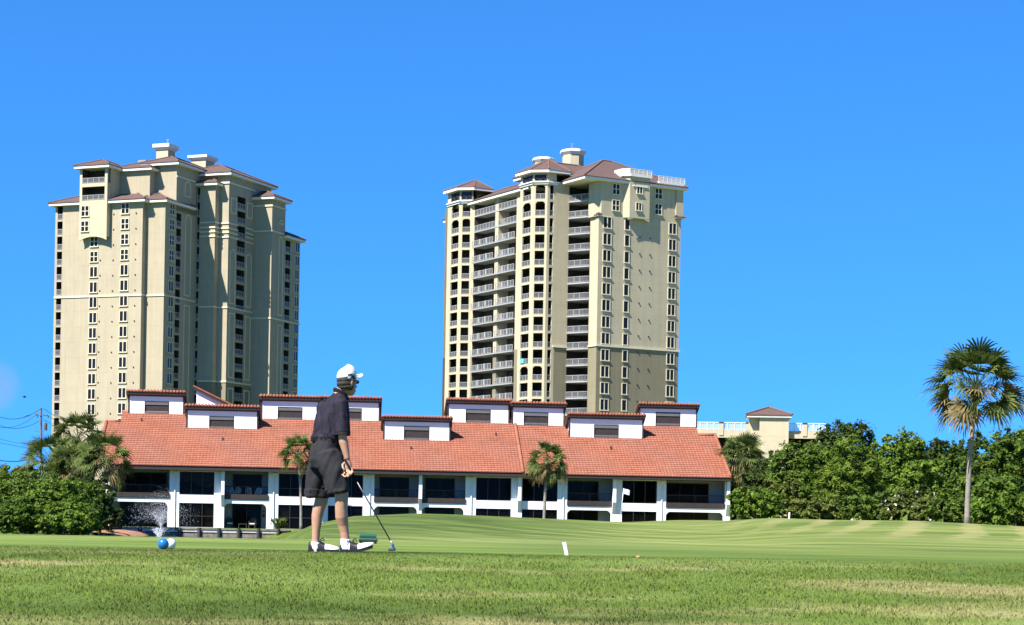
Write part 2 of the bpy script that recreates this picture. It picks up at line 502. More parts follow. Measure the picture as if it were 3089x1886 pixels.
        L.new(nz(14, (1, .6, 1), 5, .7), bp.inputs['Height']); L.new(bp.outputs['Normal'], B.inputs['Normal'])
    L.new(g, B.inputs['Base Color'])
    B.inputs['Roughness'].default_value = .8; B.inputs['Specular IOR Level'].default_value = .15
    if blade:
        # blades bend every way, so as a sward they take the light much as the ground does
        va = N.new('ShaderNodeVectorMath'); va.operation = 'MULTIPLY_ADD'; va.inputs[1].default_value = (.4, .4, .4); va.inputs[2].default_value = (0, 0, 1)
        L.new(geo.outputs['Normal'], va.inputs[0])
        vn = N.new('ShaderNodeVectorMath'); vn.operation = 'NORMALIZE'; L.new(va.outputs[0], vn.inputs[0]); L.new(vn.outputs[0], B.inputs['Normal'])
        tr = N.new('ShaderNodeBsdfTranslucent'); L.new(g, tr.inputs['Color'])
        ms = N.new('ShaderNodeMixShader'); ms.inputs[0].default_value = .25
        L.new(B.outputs[0], ms.inputs[1]); L.new(tr.outputs[0], ms.inputs[2]); L.new(ms.outputs[0], N['Material Output'].inputs['Surface'])
    return m

M['turf'] = turf('mown_turf')
M['blade'] = turf('grass_blade', True)
gm = np_mesh('ground', np.stack([GX, GY, GZ], -1).reshape(-1, 3), quads, [M['turf']])
gm.polygons.foreach_set('use_smooth', [True] * len(gm.polygons))
tag(mesh_obj('ground', gm), 'mown golf course turf with straw patches and a low green hill', None, None, 'structure')

# pond and the mulch bank beside it
mw_, N, L, B = new_mat('pond_water')
B.inputs['Base Color'].default_value = (.03, .045, .03, 1); B.inputs['Roughness'].default_value = .06
bp = N.new('ShaderNodeBump'); bp.inputs['Strength'].default_value = .3
t = noise_node(N, L, 2.5, 3); L.new(t.outputs['Fac'], bp.inputs['Height']); L.new(bp.outputs['Normal'], B.inputs['Normal'])
wb = MB(); wb.poly([(-4.5, 39, -.62), (-5.5, 100, -.62), (-10, 149.8, -.62), (-33, 149.8, -.62), (-23, 100, -.62), (-11, 39, -.62)])
tag(wb.build('water', mw_), 'dark pond water behind the tee', None, None, 'structure')
M['mulch'] = mat('pine_bark_mulch', (.27, .13, .07), .95, .4, 6, .8, 20)
mb = MB()
rows = []
for i in range(13):
    row = []
    for j in range(9):
        a, b = i / 12, j / 8
        x = -31.2 + 4.2 * a; y = 137 + 11.5 * b
        hgt = -.62 + .40 * math.sin(math.pi * min(1, max(0, a))) ** .7 * (.5 + .5 * b) + .06 * noise.noise((x * 2, y * 2, 0))
        row.append((x, y, hgt))
    rows.append(row)
for i in range(12):
    for j in range(8):
        mb.quad(rows[i][j], rows[i + 1][j], rows[i + 1][j + 1], rows[i][j + 1])
tag(mb.build('mulch_ground', M['mulch'], smooth=True), 'bank of brown bark mulch at the end of the timber wall', None, None, 'structure')

# blades of grass on the slope and the tee (one mass)
def grass_blades(n, y0, y1, h0, h1, w):
    y = y0 + (y1 - y0) * RNG.random(n)
    x = (RNG.random(n) - .5) * 2 * (y * .285 + 1.7)
    cl = np.array([noise.noise((a * 2.2, b * 2.2, 3)) for a, b in zip(x, y)])
    keep = RNG.random(n) < (.72 + .5 * cl) * (1 - .90 * sstep(16.6, 23, y + 2.2 * np.array([noise.noise((a * .35, b * .5, 9)) for a, b in zip(x, y)]))) * (y < 25)
    x, y, cl = x[keep], y[keep], cl[keep]
    n = len(x)
    z = ground_z(x, y)
    a = RNG.random(n) * 2 * np.pi
    hh = (h0 + (h1 - h0) * RNG.random(n)) * (1 + .5 * cl) * (1 - .6 * sstep(16.5, 20, y))
    ln = (RNG.random((n, 2)) - .5) * 1.5 * hh[:, None]
    ww = w * (.6 + .8 * RNG.random(n)) * .5
    dx, dy = np.cos(a) * ww, np.sin(a) * ww
    base = np.stack([x, y, z - .004], -1)
    side = np.stack([dx, dy, np.zeros(n)], -1)
    tip = base + np.stack([ln[:, 0], ln[:, 1], hh], -1)
    return np.stack([base - side, base + side, tip], 1)
bl = np.concatenate([grass_blades(265000, 11.6, 19.6, .014, .030, .0085), grass_blades(60000, 19.4, 26, .012, .02, .008)])
bm_ = np_mesh('grass', bl.reshape(-1, 3), np.arange(len(bl) * 3).reshape(-1, 3), [M['blade']], k=3)
tag(mesh_obj('grass', bm_), 'short blades of grass on the near slope and tee', None, None, 'stuff')
# ---------------------------------------------------------------- building kit
def wall_grid(mb, p, q, z0, z1, ops=(), depth=.25, m=0, m_in=1, low=None, back=True, arch=()):
    """an upright wall from p to q (plan), seen with p on the left; openings (a0, a1, za, zb) run along it.
    The inside lies to the left of p -> q."""
    p, q = Vector(p), Vector(q)
    d = q - p; Lg = d.length; d.normalize()
    inn = Vector((-d.y, d.x))
    xs = sorted({0.0, Lg} | {max(0, min(Lg, o[i])) for o in ops for i in (0, 1)})
    zs = sorted({z0, z1} | {max(z0, min(z1, o[i])) for o in ops for i in (2, 3)} | ({low[0]} if low and z0 < low[0] < z1 else set()))
    def pt(a, z, k=0.0):
        w = p + d * a + inn * k
        return (w.x, w.y, z)
    for j in range(len(zs) - 1):
        zm = (zs[j] + zs[j + 1]) / 2
        mm = low[1] if low and zm < low[0] else m
        run = None
        for i in range(len(xs) - 1):
            xm = (xs[i] + xs[i + 1]) / 2
            hole = any(o[0] < xm < o[1] and o[2] < zm < o[3] for o in ops)
            if not hole:
                if run is None: run = xs[i]
            if run is not None and (hole or i == len(xs) - 2):
                e = xs[i] if hole else xs[i + 1]
                mb.quad(pt(run, zs[j]), pt(e, zs[j]), pt(e, zs[j + 1]), pt(run, zs[j + 1]), mm)
                run = None
    for o in ops:
        a0, a1, za, zb = o[:4]
        k = depth
        mr = m if k < .5 else m_in
        mb.quad(pt(a0, za), pt(a0, za, k), pt(a0, zb, k), pt(a0, zb), mr)
        mb.quad(pt(a1, za, k), pt(a1, za), pt(a1, zb), pt(a1, zb, k), mr)
        mb.quad(pt(a0, zb, k), pt(a1, zb, k), pt(a1, zb), pt(a0, zb), mr)
        mb.quad(pt(a0, za), pt(a1, za), pt(a1, za, k), pt(a0, za, k), mr)
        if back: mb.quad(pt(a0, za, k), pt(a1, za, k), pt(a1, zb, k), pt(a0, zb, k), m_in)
        if o in arch:
            n, hh = 8, (a1 - a0) * .22
            for i in range(n):
                s0, s1 = i / n, (i + 1) / n
                y0_, y1_ = (1 - (2 * s0 - 1) ** 2) ** .5, (1 - (2 * s1 - 1) ** 2) ** .5
                A, B2 = a0 + (a1 - a0) * s0, a0 + (a1 - a0) * s1
                mb.quad(pt(A, zb - hh + hh * y0_, .03), pt(B2, zb - hh + hh * y1_, .03), pt(B2, zb, .03), pt(A, zb, .03), m)

def railing(mb, p, q, z, h=1.05, m=0, post=1.15, pick=.13):
    p, q = Vector((p[0], p[1], z)), Vector((q[0], q[1], z))
    L = (q - p).length
    up = Vector((0, 0, 1))
    mb.bar(p + up * h, q + up * h, .09, .09, m)
    mb.bar(p + up * .12, q + up * .12, .06, .07, m)
    n = max(1, round(L / post))
    for i in range(n + 1):
        c = p.lerp(q, i / n)
        mb.bar(c, c + up * h, .1, .1, m, up=(1, 0, 0))
    d = (q - p) / L
    for i in range(1, int(L / pick)):
        c = p + d * (i * pick)
        a = d * .018
        mb.quad(c - a + up * .15, c + a + up * .15, c + a + up * (h - .04), c - a + up * (h - .04), m)

def hip_roof(root, u0, u1, v0, v1, z, over=.9, pitch=.42, fas=.60, lift=0.0, ridges=True, apex=None):
    """hip roof over a plan rectangle; z is the underside of its white eave"""
    a0, a1, b0, b1 = u0 - over, u1 + over, v0 - over, v1 + over
    w, d = a1 - a0, b1 - b0
    half = min(w, d) / 2
    zr = z + fas + pitch * half
    if w >= d: r0, r1 = (a0 + half, b0 + half, zr), (a1 - half, b0 + half, zr)
    else: r0, r1 = (a0 + half, b0 + half, zr), (a0 + half, b1 - half, zr)
    ze = z + fas
    c = [(a0 - .12, b0 - .12, ze), (a1 + .12, b0 - .12, ze), (a1 + .12, b1 + .12, ze), (a0 - .12, b1 + .12, ze)]
    mb = MB()
    if w >= d:
        mb.poly([c[0], c[1], r1, r0]); mb.poly([c[1], c[2], r1]); mb.poly([c[2], c[3], r0, r1]); mb.poly([c[3], c[0], r0])
    else:
        mb.poly([c[0], c[1], r0]); mb.poly([c[1], c[2], r1, r0]); mb.poly([c[2], c[3], r1]); mb.poly([c[3], c[0], r0, r1])
    for k in range(4):
        a, b = Vector(c[k]), Vector(c[(k + 1) % 4])
        dn = Vector((0, 0, -.12))
        mb.quad(a + dn, b + dn, b, a)
    mb.poly([(x, y, ze - .12) for x, y, _ in reversed(c)])
    if ridges:
        ends = [(c[0], r0), (c[1], r1 if w >= d else r0), (c[2], r1), (c[3], r0 if w >= d else r1)]
        for a, b in ends: mb.tube([Vector(a) + Vector((0, 0, .06)), Vector(b) + Vector((0, 0, .06))], .15, 6, 1)
        if (Vector(r0) - Vector(r1)).length > .2: mb.tube([Vector(r0) + Vector((0, 0, .06)), Vector(r1) + Vector((0, 0, .06))], .15, 6, 1)
    rf = mb.build('roof', [M['brown_roof'], M['ridge']], root)
    eb = MB()
    eb.box(a0, a1, b0, b1, z, ze - .13)
    eb.build('eave', M['fascia'], rf)
    return zr

def poly_roof(root, pts, z, apexes, fas=.5):
    """roof over any convex plan outline (counter-clockwise) rising to one apex"""
    mb = MB(); ze = z + fas
    ap = Vector(apexes)
    n = len(pts)
    for i in range(n):
        a, b = pts[i], pts[(i + 1) % n]
        mb.poly([(a[0], a[1], ze), (b[0], b[1], ze), tuple(ap)])
        mb.tube([(a[0], a[1], ze + .05), tuple(ap)], .13, 6, 1)
    rf = mb.build('roof', [M['brown_roof'], M['ridge']], root)
    eb = MB()
    c = Vector((sum(p[0] for p in pts) / n, sum(p[1] for p in pts) / n))
    ins = [(c.x + (p[0] - c.x) * .985, c.y + (p[1] - c.y) * .985) for p in pts]
    for i in range(n):
        a, b = ins[i], ins[(i + 1) % n]
        eb.quad((a[0], a[1], z), (b[0], b[1], z), (b[0], b[1], ze - .01), (a[0], a[1], ze - .01))
    eb.poly([(p[0], p[1], z) for p in reversed(ins)])
    eb.build('eave', M['fascia'], rf)

_win = {}
def window(root, w, h, u, v, z, deg=0, style='two', trim=True):
    """a framed window; its outside looks along -y before it is turned"""
    key = (round(w, 1), round(h, 1), style)
    if key not in _win:
        w_, h_ = key[0], key[1]
        f = MB(); t = .14
        f.box(-w_ / 2 - t, w_ / 2 + t, -.10, .02, -t, 0)
        f.box(-w_ / 2 - t, w_ / 2 + t, -.10, .02, h_, h_ + t)
        f.box(-w_ / 2 - t, -w_ / 2, -.10, .02, 0, h_)
        f.box(w_ / 2, w_ / 2 + t, -.10, .02, 0, h_)
        f.box(-w_ / 2 - t - .06, w_ / 2 + t + .06, -.22, -.10, -t - .06, -t + .12)
        if style in ('two', 'four'): f.box(-.085, .085, -.08, .02, 0, h_)
        if style == 'four':
            f.box(-w_ / 2, -.085, -.07, .02, h_ * .5 - .06, h_ * .5 + .06)
            f.box(.085, w_ / 2, -.07, .02, h_ * .5 - .06, h_ * .5 + .06)
        g = MB(); g.quad((-w_ / 2, -.03, 0), (w_ / 2, -.03, 0), (w_ / 2, -.03, h_), (-w_ / 2, -.03, h_))
        _win[key] = (f.mesh('window', M['trim']), g.mesh('pane', M['glass']))
    fm, gm_ = _win[key]
    o = mesh_obj('window', fm, root); o.location = (u, v, z); o.rotation_euler = (0, 0, R(deg))
    mesh_obj('pane', gm_, o)
    return o

def vent_caps(root, spots):
    mb = MB(); mb.box(-.11, .11, -.14, -.003, -.11, .11)
    me = mb.mesh('wall_vent', M['bronze'])
    for p in spots:
        o = mesh_obj('wall_vent', me, root); o.location = p

def panel_trim(root, u, v0, v1, z0, z1, arched=True, t=.22):
    """raised border of a blank panel on a wall that faces +x"""
    mb = MB(); x0, x1 = u + .002, u + .12
    mb.box(x0, x1, v0, v0 + t, z0, z1); mb.box(x0, x1, v1 - t, v1, z0, z1)
    mb.box(x0, x1, v0 + t, v1 - t, z0, z0 + t)
    if arched:
        n = 8; c = (v0 + v1) / 2; r = (v1 - v0) / 2
        pr = [(c - math.cos(math.pi * i / n) * r, z1 + math.sin(math.pi * i / n) * r) for i in range(n + 1)]
        pi_ = [(c - math.cos(math.pi * i / n) * (r - t), z1 + math.sin(math.pi * i / n) * (r - t)) for i in range(n + 1)]
        for i in range(n):
            b = [(x0, *pr[i]), (x1, *pr[i]), (x1, *pr[i + 1]), (x0, *pr[i + 1])]
            tt = [(x0, *pi_[i]), (x1, *pi_[i]), (x1, *pi_[i + 1]), (x0, *pi_[i + 1])]
            mb.hexa(b, tt)
    else:
        mb.box(x0, x1, v0 + t, v1 - t, z1 - t, z1)
    mb.build('panel_border', M['trim'], root)

def cupola(root, u, v, w, d, z0, z1, z2, eight=False):
    """rooftop vent house with a wide white cap"""
    mb = MB(); cb = MB()
    if not eight:
        mb.box(u - w / 2, u + w / 2, v - d / 2, v + d / 2, z0, z1)
        o = .55
        cb.hexa([(u - w / 2 - .1, v - d / 2 - .1, z1), (u + w / 2 + .1, v - d / 2 - .1, z1), (u + w / 2 + .1, v + d / 2 + .1, z1), (u - w / 2 - .1, v + d / 2 + .1, z1)],
                [(u - w / 2 - o, v - d / 2 - o, z1 + .5), (u + w / 2 + o, v - d / 2 - o, z1 + .5), (u + w / 2 + o, v + d / 2 + o, z1 + .5), (u - w / 2 - o, v + d / 2 + o, z1 + .5)])
        cb.box(u - w / 2 - o, u + w / 2 + o, v - d / 2 - o, v + d / 2 + o, z1 + .5, z2)
    else:
        r = w / 2
        mb.loft([((u, v, z0), (r, 0, 0), (0, r, 0)), ((u, v, z1), (r, 0, 0), (0, r, 0))], 8)
        cb.loft([((u, v, z1), (r * 1.02, 0, 0), (0, r * 1.02, 0)), ((u, v, z1 + (z2 - z1) * .45), (r * 1.22, 0, 0), (0, r * 1.22, 0)), ((u, v, z1 + (z2 - z1) * .75), (r * 1.22, 0, 0), (0, r * 1.22, 0)), ((u, v, z2), (r * .8, 0, 0), (0, r * .8, 0))], 8)
    b = mb.build('cupola', M['cream_light'], root)
    cb.build('cap', M['fascia'], b)

def solid(mb, pts, z0, z1, m=0, low=None, top=True):
    """upright walls round a plan outline (counter-clockwise seen from above) and a lid"""
    n = len(pts)
    for i in range(n):
        wall_grid(mb, pts[i], pts[(i + 1) % n], z0, z1, m=m, low=low)
    if top: mb.poly([(p[0], p[1], z1) for p in pts], m)

# ---------------------------------------------------------------- the stepped tower on the left
LT = Frame(493, 960, 385, -22)
lt = LT.root('apartment_tower', 'wide stepped cream apartment tower with brown hip roofs behind the red-roofed building', 'apartment tower', 'apartment towers', -.4)
WM = [M['cream'], M['inside'], M['olive'], M['cream_light']]

V1 = LT.V(585, 983, 0)
W2A = V1 + .3
us = LT.U(598, 983, W2A)
u2a = LT.U(643, 983, W2A)
W2B = LT.V(656, 983, u2a)
u2b = LT.U(684, 983, W2B)
W3 = LT.V(759, 983, u2b)
u3 = LT.U(815, 983, W3)
V3 = LT.V(855, 983, u3)
V3L = LT.V(901, 983, u3)
u1L = LT.U(163, 900, -1.3); u1R = LT.U(425, 960, -1.3)
uB0, uB1 = LT.U(239, 660, -2.5), LT.U(322, 660, -2.5)
vU = 1.9; uU = LT.U(452, 560, vU)
v3 = 3.9
zE1 = LT.Z(440, 601, u1R + .8, -2.1)
zE3 = LT.Z(538, 489, .9, v3 - .9)
zEU = LT.Z(452, 505, uU + .8, vU - .8)
zT = LT.Z(323, 497, uB1 + .8, -3.3)
z2A = LT.Z(655, 551, u2a + .8, W2A - .8)
z2B = LT.Z(699, 520, u2b + .9, W2B - .9)
z3 = LT.Z(832, 593, u3 + .9, W3 - .9)
z3L = LT.Z(900, 726, u3 + .3, V3L)
zBox = LT.Z(300, 708, (uB0 + uB1) / 2, -2.5)
VB = V3L + 4
print('LT', 'V1', V1, 'us', us, 'u2a', u2a, 'W2B', W2B, 'u2b', u2b, 'W3', W3, 'u3', u3, 'V3', V3, V3L, 'u1L', u1L, u1R, 'z', zE1, zE3, zEU, zT, z2A, z2B, z3, z3L)

bal_rows = [LT.Z(180, 617, u1L + 1, -1.3) - 2.98 * k for k in range(17)]
bal_rows = [z for z in bal_rows if z > 13]
ub0, ub1 = LT.U(172, 750, -1.3), LT.U(187.5, 750, -1.3)
mb = MB()
# main front
ops = [(ub0 - u1L, ub1 - u1L, z - 2.6, z) for z in bal_rows]
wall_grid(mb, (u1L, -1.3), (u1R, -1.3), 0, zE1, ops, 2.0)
wall_grid(mb, (u1R, -1.3), (u1R, 0), 0, zE1)
wall_grid(mb, (u1R, 0), (0, 0), 0, zE1)
# its right flank: window strip, balcony recess, panelled wall
va, vb_ = LT.V(527, 960, 0), LT.V(541, 960, 0)
side_rows = [LT.Z(533, 636 + 0 * 1, 0, va) - 2.98 * k for k in range(18)]
side_rows = [z for z in side_rows if z > 18]
ops = [(va, vb_, z - 2.55, z) for z in side_rows]
wall_grid(mb, (0, 0), (0, V1), 0, zE1, ops, 1.6)
wall_grid(mb, (0, V1), (0, V1 + 2.2), 0, z2A)
wall_grid(mb, (u1L, VB), (u1L, -1.3), 0, zE1)
wall_grid(mb, (0, VB), (u1L, VB), 0, z3L - 2)
w_main = mb.build('wall', WM, lt)
def one_rail(root, p, q, z, h=1.0, name='balcony_railing'):
    t = MB(); railing(t, p, q, z, h); return t.build(name, M['rail'], root)
for z in side_rows: one_rail(lt, (.0, va + .05), (.0, vb_ - .05), z - 2.55)
for z in bal_rows: one_rail(lt, (ub0 + .04, -1.3), (ub1 - .04, -1.3), z - 2.6, 1.05)
# upper blocks
mb = MB()
solid(mb, [(uB1, vU), (uU, vU), (uU, vU + 12), (uB1, vU + 12)], zE1 - 1, zEU)
solid(mb, [(uU - 2, v3), (0, v3), (0, V1), (0, V1 + 6), (uU - 2, V1 + 6)], zE1 - 1, zE3)
mb.build('upper_wall', WM, lt)
# the projecting bay with two open loggias at its top
mb = MB()
lz = [LT.Z(280, y, (uB0 + uB1) / 2, -2.5) for y in (546, 501, 598, 557)]   # sill/top of the upper loggia, of the lower one
la, lb = LT.U(248, 560, -2.5) - uB0, LT.U(316, 560, -2.5) - uB0
wall_grid(mb, (uB0, -2.5), (uB1, -2.5), zBox, zT, [(la, lb, lz[0], lz[1]), (la, lb, lz[2], lz[3])], 2.6, m=3)
wall_grid(mb, (uB1, -2.5), (uB1, vU + 2), zE1, zT, [(.35, 1.15, lz[0], lz[1])], .4, m=3)
wall_grid(mb, (uB1, -2.5), (uB1, -1.3), zBox, zE1, m=3)
wall_grid(mb, (uB0, 4), (uB0, -2.5), zBox, zT, m=3)
mb.poly([(uB0, -1.3, zBox), (uB1, -1.3, zBox), (uB1, -2.5, zBox), (uB0, -2.5, zBox)], 3)
# its arched underside
n = 10
for i in range(n):
    a, b = uB0 + (uB1 - uB0) * i / n, uB0 + (uB1 - uB0) * (i + 1) / n
    ya, yb = -.75 * ((2 * i / n - 1) ** 2), -.75 * ((2 * (i + 1) / n - 1) ** 2)
    mb.quad((a, -2.5, zBox + ya), (b, -2.5, zBox + yb), (b, -2.5, zBox), (a, -2.5, zBox), 3)
    mb.quad((a, -2.5, zBox + ya), (a, -2.3, zBox + ya), (b, -2.3, zBox + yb), (b, -2.5, zBox + yb), 3)
mb.build('bay_wall', WM, lt)
for zz in (lz[0], lz[2]): one_rail(lt, (uB0 + la + .05, -2.5), (uB0 + lb - .05, -2.5), zz, 1.0)
# second wing
mb = MB()
slot = [z - .3 for z in side_rows]
slot_ops = [(0.15, us - .1, z - 2.5, z) for z in [LT.Z(592, 560 + 0, us / 2, W2A) - 2.95 * k for k in range(20)] if z > 17]
wall_grid(mb, (0, W2A), (us, W2A), 0, z2A, slot_ops, 1.8)
zb2a, zb2b = LT.Z(656, 1147, u2b, W2B), LT.Z(656, 923, u2b, W2B)
wall_grid(mb, (us, W2A), (u2a, W2A), 0, z2A, low=(zb2a, 2))
wall_grid(mb, (u2a, W2A), (u2a, W2B), 0, z2A, low=(zb2a, 2))
wall_grid(mb, (u2a - .01, W2B), (u2b, W2B), 0, z2B, low=(zb2a, 2))
wall_grid(mb, (u2a, W2A + 1), (u2a, W2B), z2A, z2B)
vb2 = LT.V(710, 983, u2b), LT.V(734, 983, u2b)
zr0, zr9 = LT.Z(722, 762, u2b, vb2[0]), LT.Z(722, 1159, u2b, vb2[0])
st = (zr0 - zr9) / 9
w2rows = [zr0 + st * k for k in (4, 3, 2, 1)] + [zr0 - st * k for k in range(14)]
w2rows = [z for z in w2rows if z > 17 and z < z2B - 3.2]
ops = [(vb2[0] - W2B, vb2[1] - W2B, z - 2.35, z) for z in w2rows]
wall_grid(mb, (u2b, W2B), (u2b, W3), 0, z2B, ops, 1.6, low=(zb2a, 2))
wall_grid(mb, (u2b, W3), (u2b, W2B + 17), z3L - 4, z2B)
wall_grid(mb, (-2, W2B), (u2a, W2B), z2A, z2B)
for z in w2rows: one_rail(lt, (u2b, vb2[0] + .05), (u2b, vb2[1] - .05), z - 2.35, 1.0)
for o in slot_ops: one_rail(lt, (.2, W2A), (us - .15, W2A), o[2], 1.0)
mb.build('wing_wall', WM, lt)
# third wing and its low end
mb = MB()
wall_grid(mb, (u2b, W3), (u3, W3), 0, z3)
wall_grid(mb, (u3, W3), (u3, V3), 0, z3)
vb3 = LT.V(857, 983, u3), LT.V(872, 983, u3)
zq0, zq9 = LT.Z(866, 760, u3, vb3[0]), LT.Z(866, 760 + 41.4 * 9, u3, vb3[0])
st3 = (zq0 - zq9) / 9
w3rows = [z for z in [zq0 + st3 - st3 * k for k in range(16)] if z > 17]
ops = [(vb3[0] - V3, vb3[1] - V3, z - 2.35, z) for z in w3rows]
wall_grid(mb, (u3, V3), (u3, V3L), 0, z3L, ops, 1.6)
wall_grid(mb, (u3, V3), (u2b, V3 + 3), z3L, z3)
wall_grid(mb, (u3, V3L), (u2b, V3L), 0, z3L)
wall_grid(mb, (u3, V3), (u3 - 4, V3), z3L, z3)
mb.build('end_wing_wall', WM, lt)
for z in w3rows: one_rail(lt, (u3, vb3[0] + .05), (u3, vb3[1] - .05), z - 2.35, 1.0)

# roofs
hip_roof(lt, u1L, u1R, -1.3, 9, zE1, .95)
hip_roof(lt, u1R - 3, 0, 0, 9.2, zE1 - .03, .8)
hip_roof(lt, uB0, uB1, -2.5, 4.6, zT, .85)
hip_roof(lt, uB1 - .4, uU, vU, vU + 11, zEU, .8)
hip_roof(lt, uU - 2, 0, v3, V1 + 6, zE3, .95)
hip_roof(lt, 0.2, u2a, W2A, W2A + 6, z2A, .8)
hip_roof(lt, u2a - 9, u2b, W2B, W2B + 17, z2B, .95)
hip_roof(lt, u2b - 4, u3, W3, V3, z3, .95)
hip_roof(lt, u3 - 6, u3, V3 + .3, V3L, z3L, .8)
uc = LT.U(507, 450, 7.0)
zc0, zc1, zc2 = LT.Z(507, 500, uc, 7), LT.Z(507, 440, uc, 7), LT.Z(507, 427.5, uc, 7)
cupola(lt, uc - 1.35, 8.3, 2.7, 2.6, zc0 - 2, zc1 - .35, zc2)
uc = LT.U(612, 480, W2B + 7)
zc0, zc1, zc2 = LT.Z(612, 500, uc, W2B + 7), LT.Z(612, 477, uc, W2B + 7), LT.Z(612, 467.5, uc, W2B + 7)
cupola(lt, uc, W2B + 7, 3.4, 3.4, zc0 - 2, zc1 - .35, zc2)
mb = MB()
uA = LT.U(506, 430, 8.3); zA_ = LT.Z(506, 427.5, uA, 8.3)
mb.tube([(uA, 8.3, zA_ - .3), (uA, 8.3, zA_ + .8)], .05, 5); mb.tube([(uA - .3, 8.3, zA_ + .75), (uA + .3, 8.3, zA_ + .75)], .05, 5)
mb.build('antenna', M['rail'], lt)
# a hatch on the main roof
mb = MB(); uh = LT.U(433, 478, 5.5); zh = LT.Z(433, 481, uh, 5.5)
mb.box(uh - .9, uh + .9, 4.9, 6.1, zh - 1.2, zh + .15); mb.build('roof_hatch', M['deck'], lt)

# belt courses
def belt(mb, pts, z, h=.32, out=.16):
    for a, b in zip(pts[:-1], pts[1:]):
        a, b = Vector(a), Vector(b); d = (b - a).normalized(); nrm = Vector((d.y, -d.x))
        e = d * out
        A, B2 = a, b + e * .9
        q = [A, B2, B2 + nrm * out, A + nrm * out]
        mb.hexa([(p.x, p.y, z) for p in (q[3], q[2], q[1], q[0])], [(p.x, p.y, z + h) for p in (q[3], q[2], q[1], q[0])])
mb = MB()
zb = LT.Z(425, 886, u1R, -1.3)
belt(mb, [(u1L, -1.3), (u1R, -1.3)], zb); belt(mb, [(u1R, -1.3), (u1R, 0)], zb); belt(mb, [(u1R, 0), (0, 0), (0, V1)], zb)
for zz in (zb2a, zb2b):
    belt(mb, [(us, W2A), (u2a, W2A), (u2a, W2B)], zz); belt(mb, [(u2a, W2B), (u2b, W2B), (u2b, W3)], zz)
zb3 = LT.Z(816, 956, u3, W3)
belt(mb, [(u2b, W3), (u3, W3), (u3, V3L)], zb3)
for y in (669, 684, 697, 711):
    zz = LT.Z(684, y, u2b, W2B)
    belt(mb, [(us, W2A), (u2a, W2A), (u2a, W2B)], zz, .3, .2); belt(mb, [(u2a, W2B), (u2b, W2B), (u2b, vb2[0])], zz, .3, .2)
    belt(mb, [(u2b, vb2[1]), (u2b, W3)], zz, .3, .2)
for u, w, y, px in ((u2b, W2B, 548, 699), (u3, W3, 617, 832)):
    zz = LT.Z(px, y, u, w)
    belt(mb, [(u - 2.2 if u == u2b else u2b, w), (u, w)], zz, .35, .2); belt(mb, [(u, w), (u, W3 if u == u2b else V3)], zz, .35, .2)
belt(mb, [(u2b, W3), (u3, W3)], LT.Z(832, 693, u3, W3), .3, .2); belt(mb, [(u3, W3), (u3, V3)], LT.Z(832, 693, u3, W3), .3, .2)
belt(mb, [(0, v3), (0, V1)], zE1 + .2, .5, .25)
belt(mb, [(0, v3), (0, V1)], zE3 - 2.3, .3, .15)
build_split(mb, 'belt_course', M['trim'], lt)

# blank panels on the flanks
for u, vp, z_a, z_b, arch in (
        (0, (553, 571), zb + .9, zE1 - 2.2, True), (0, (553, 571), 6, zb - .9, False), (0, (549, 568), zE1 + 2.2, zE3 - 3.6, True)):
    p0, p1 = LT.V(vp[0], 960, u), LT.V(vp[1], 960, u)
    panel_trim(lt, u, p0, p1, z_a, z_b, arch)
zt2 = LT.Z(690, 711, u2b, W2B)
for a, b in ((689, 706), (738, 755)):
    p0, p1 = LT.V(a, 983, u2b), LT.V(b, 983, u2b)
    panel_trim(lt, u2b, p0, p1, zb2b + 1.0, zt2 - 3.2, True)
    panel_trim(lt, u2b, p0, p1, zb2a + 1.0, zb2b - .8, False)
    panel_trim(lt, u2b, p0, p1, zt2 + 5.0, z2B - 4.2, False)
    panel_trim(lt, u2b, p0, p1, 8, zb2a - 1.0, False)
p0, p1 = LT.V(836, 983, u3), LT.V(849, 983, u3)
panel_trim(lt, u3, p0, p1, zb3 + 1, z3L - .8, True); panel_trim(lt, u3, p0, p1, 6, zb3 - .8, False)
panel_trim(lt, u3, p0, p1, z3L + 2.5, z3 - 4.5, True)

# windows
ucA, ucB = LT.U(280.5, 960, -1.3), LT.U(372.5, 960, -1.3)
zA = LT.Z(282, 708.5, ucA, -1.3); zBw = LT.Z(376, 609, ucB, -1.3)
for k in range(20):
    z = zA - 2.99 * k
    if z < 14: break
    window(lt, 1.62, 1.85, ucA, -1.3, z - 1.85, 0, 'four' if k < 2 else 'two')
for k in range(22):
    z = zBw - 2.99 * k
    if z < 14: break
    window(lt, 1.62, 1.85, ucB, -1.3, z - 1.85, 0, 'four' if k < 4 else 'two')
ucC = LT.U(257, 640, -2.5)
for y in (617, 663): window(lt, 1.62, 1.85, ucC, -2.5, LT.Z(257, y, ucC, -2.5) - 1.85, 0, 'four')
vW = LT.V(513, 960, 0); zW = LT.Z(516, 612, 0, vW)
for k in range(22):
    z = zW - 2.99 * k
    if z < 14: break
    window(lt, 1.6, 1.85, 0, vW, z - 1.85, 90, 'four' if k < 4 else 'two')
vX = LT.V(892, 983, u3); zX = LT.Z(895, 728, u3, vX)
for k in range(22):
    z = zX - st3 * k
    if z < 14: break
    window(lt, 1.6, 1.85, u3, vX, z - 1.85, 90, 'two')
spots = []
for k in range(18):
    z = zBw - 2.99 * k - 1.9
    if z < 14 or z > zE1 - 2: continue
    spots += [(ucB - 2.6, -1.3, z), (ucB + 2.5, -1.3, z)]
    if z < zBox - 3: spots.append((ucA + 1.45, -1.3, z + .1))
vent_caps(lt, spots)

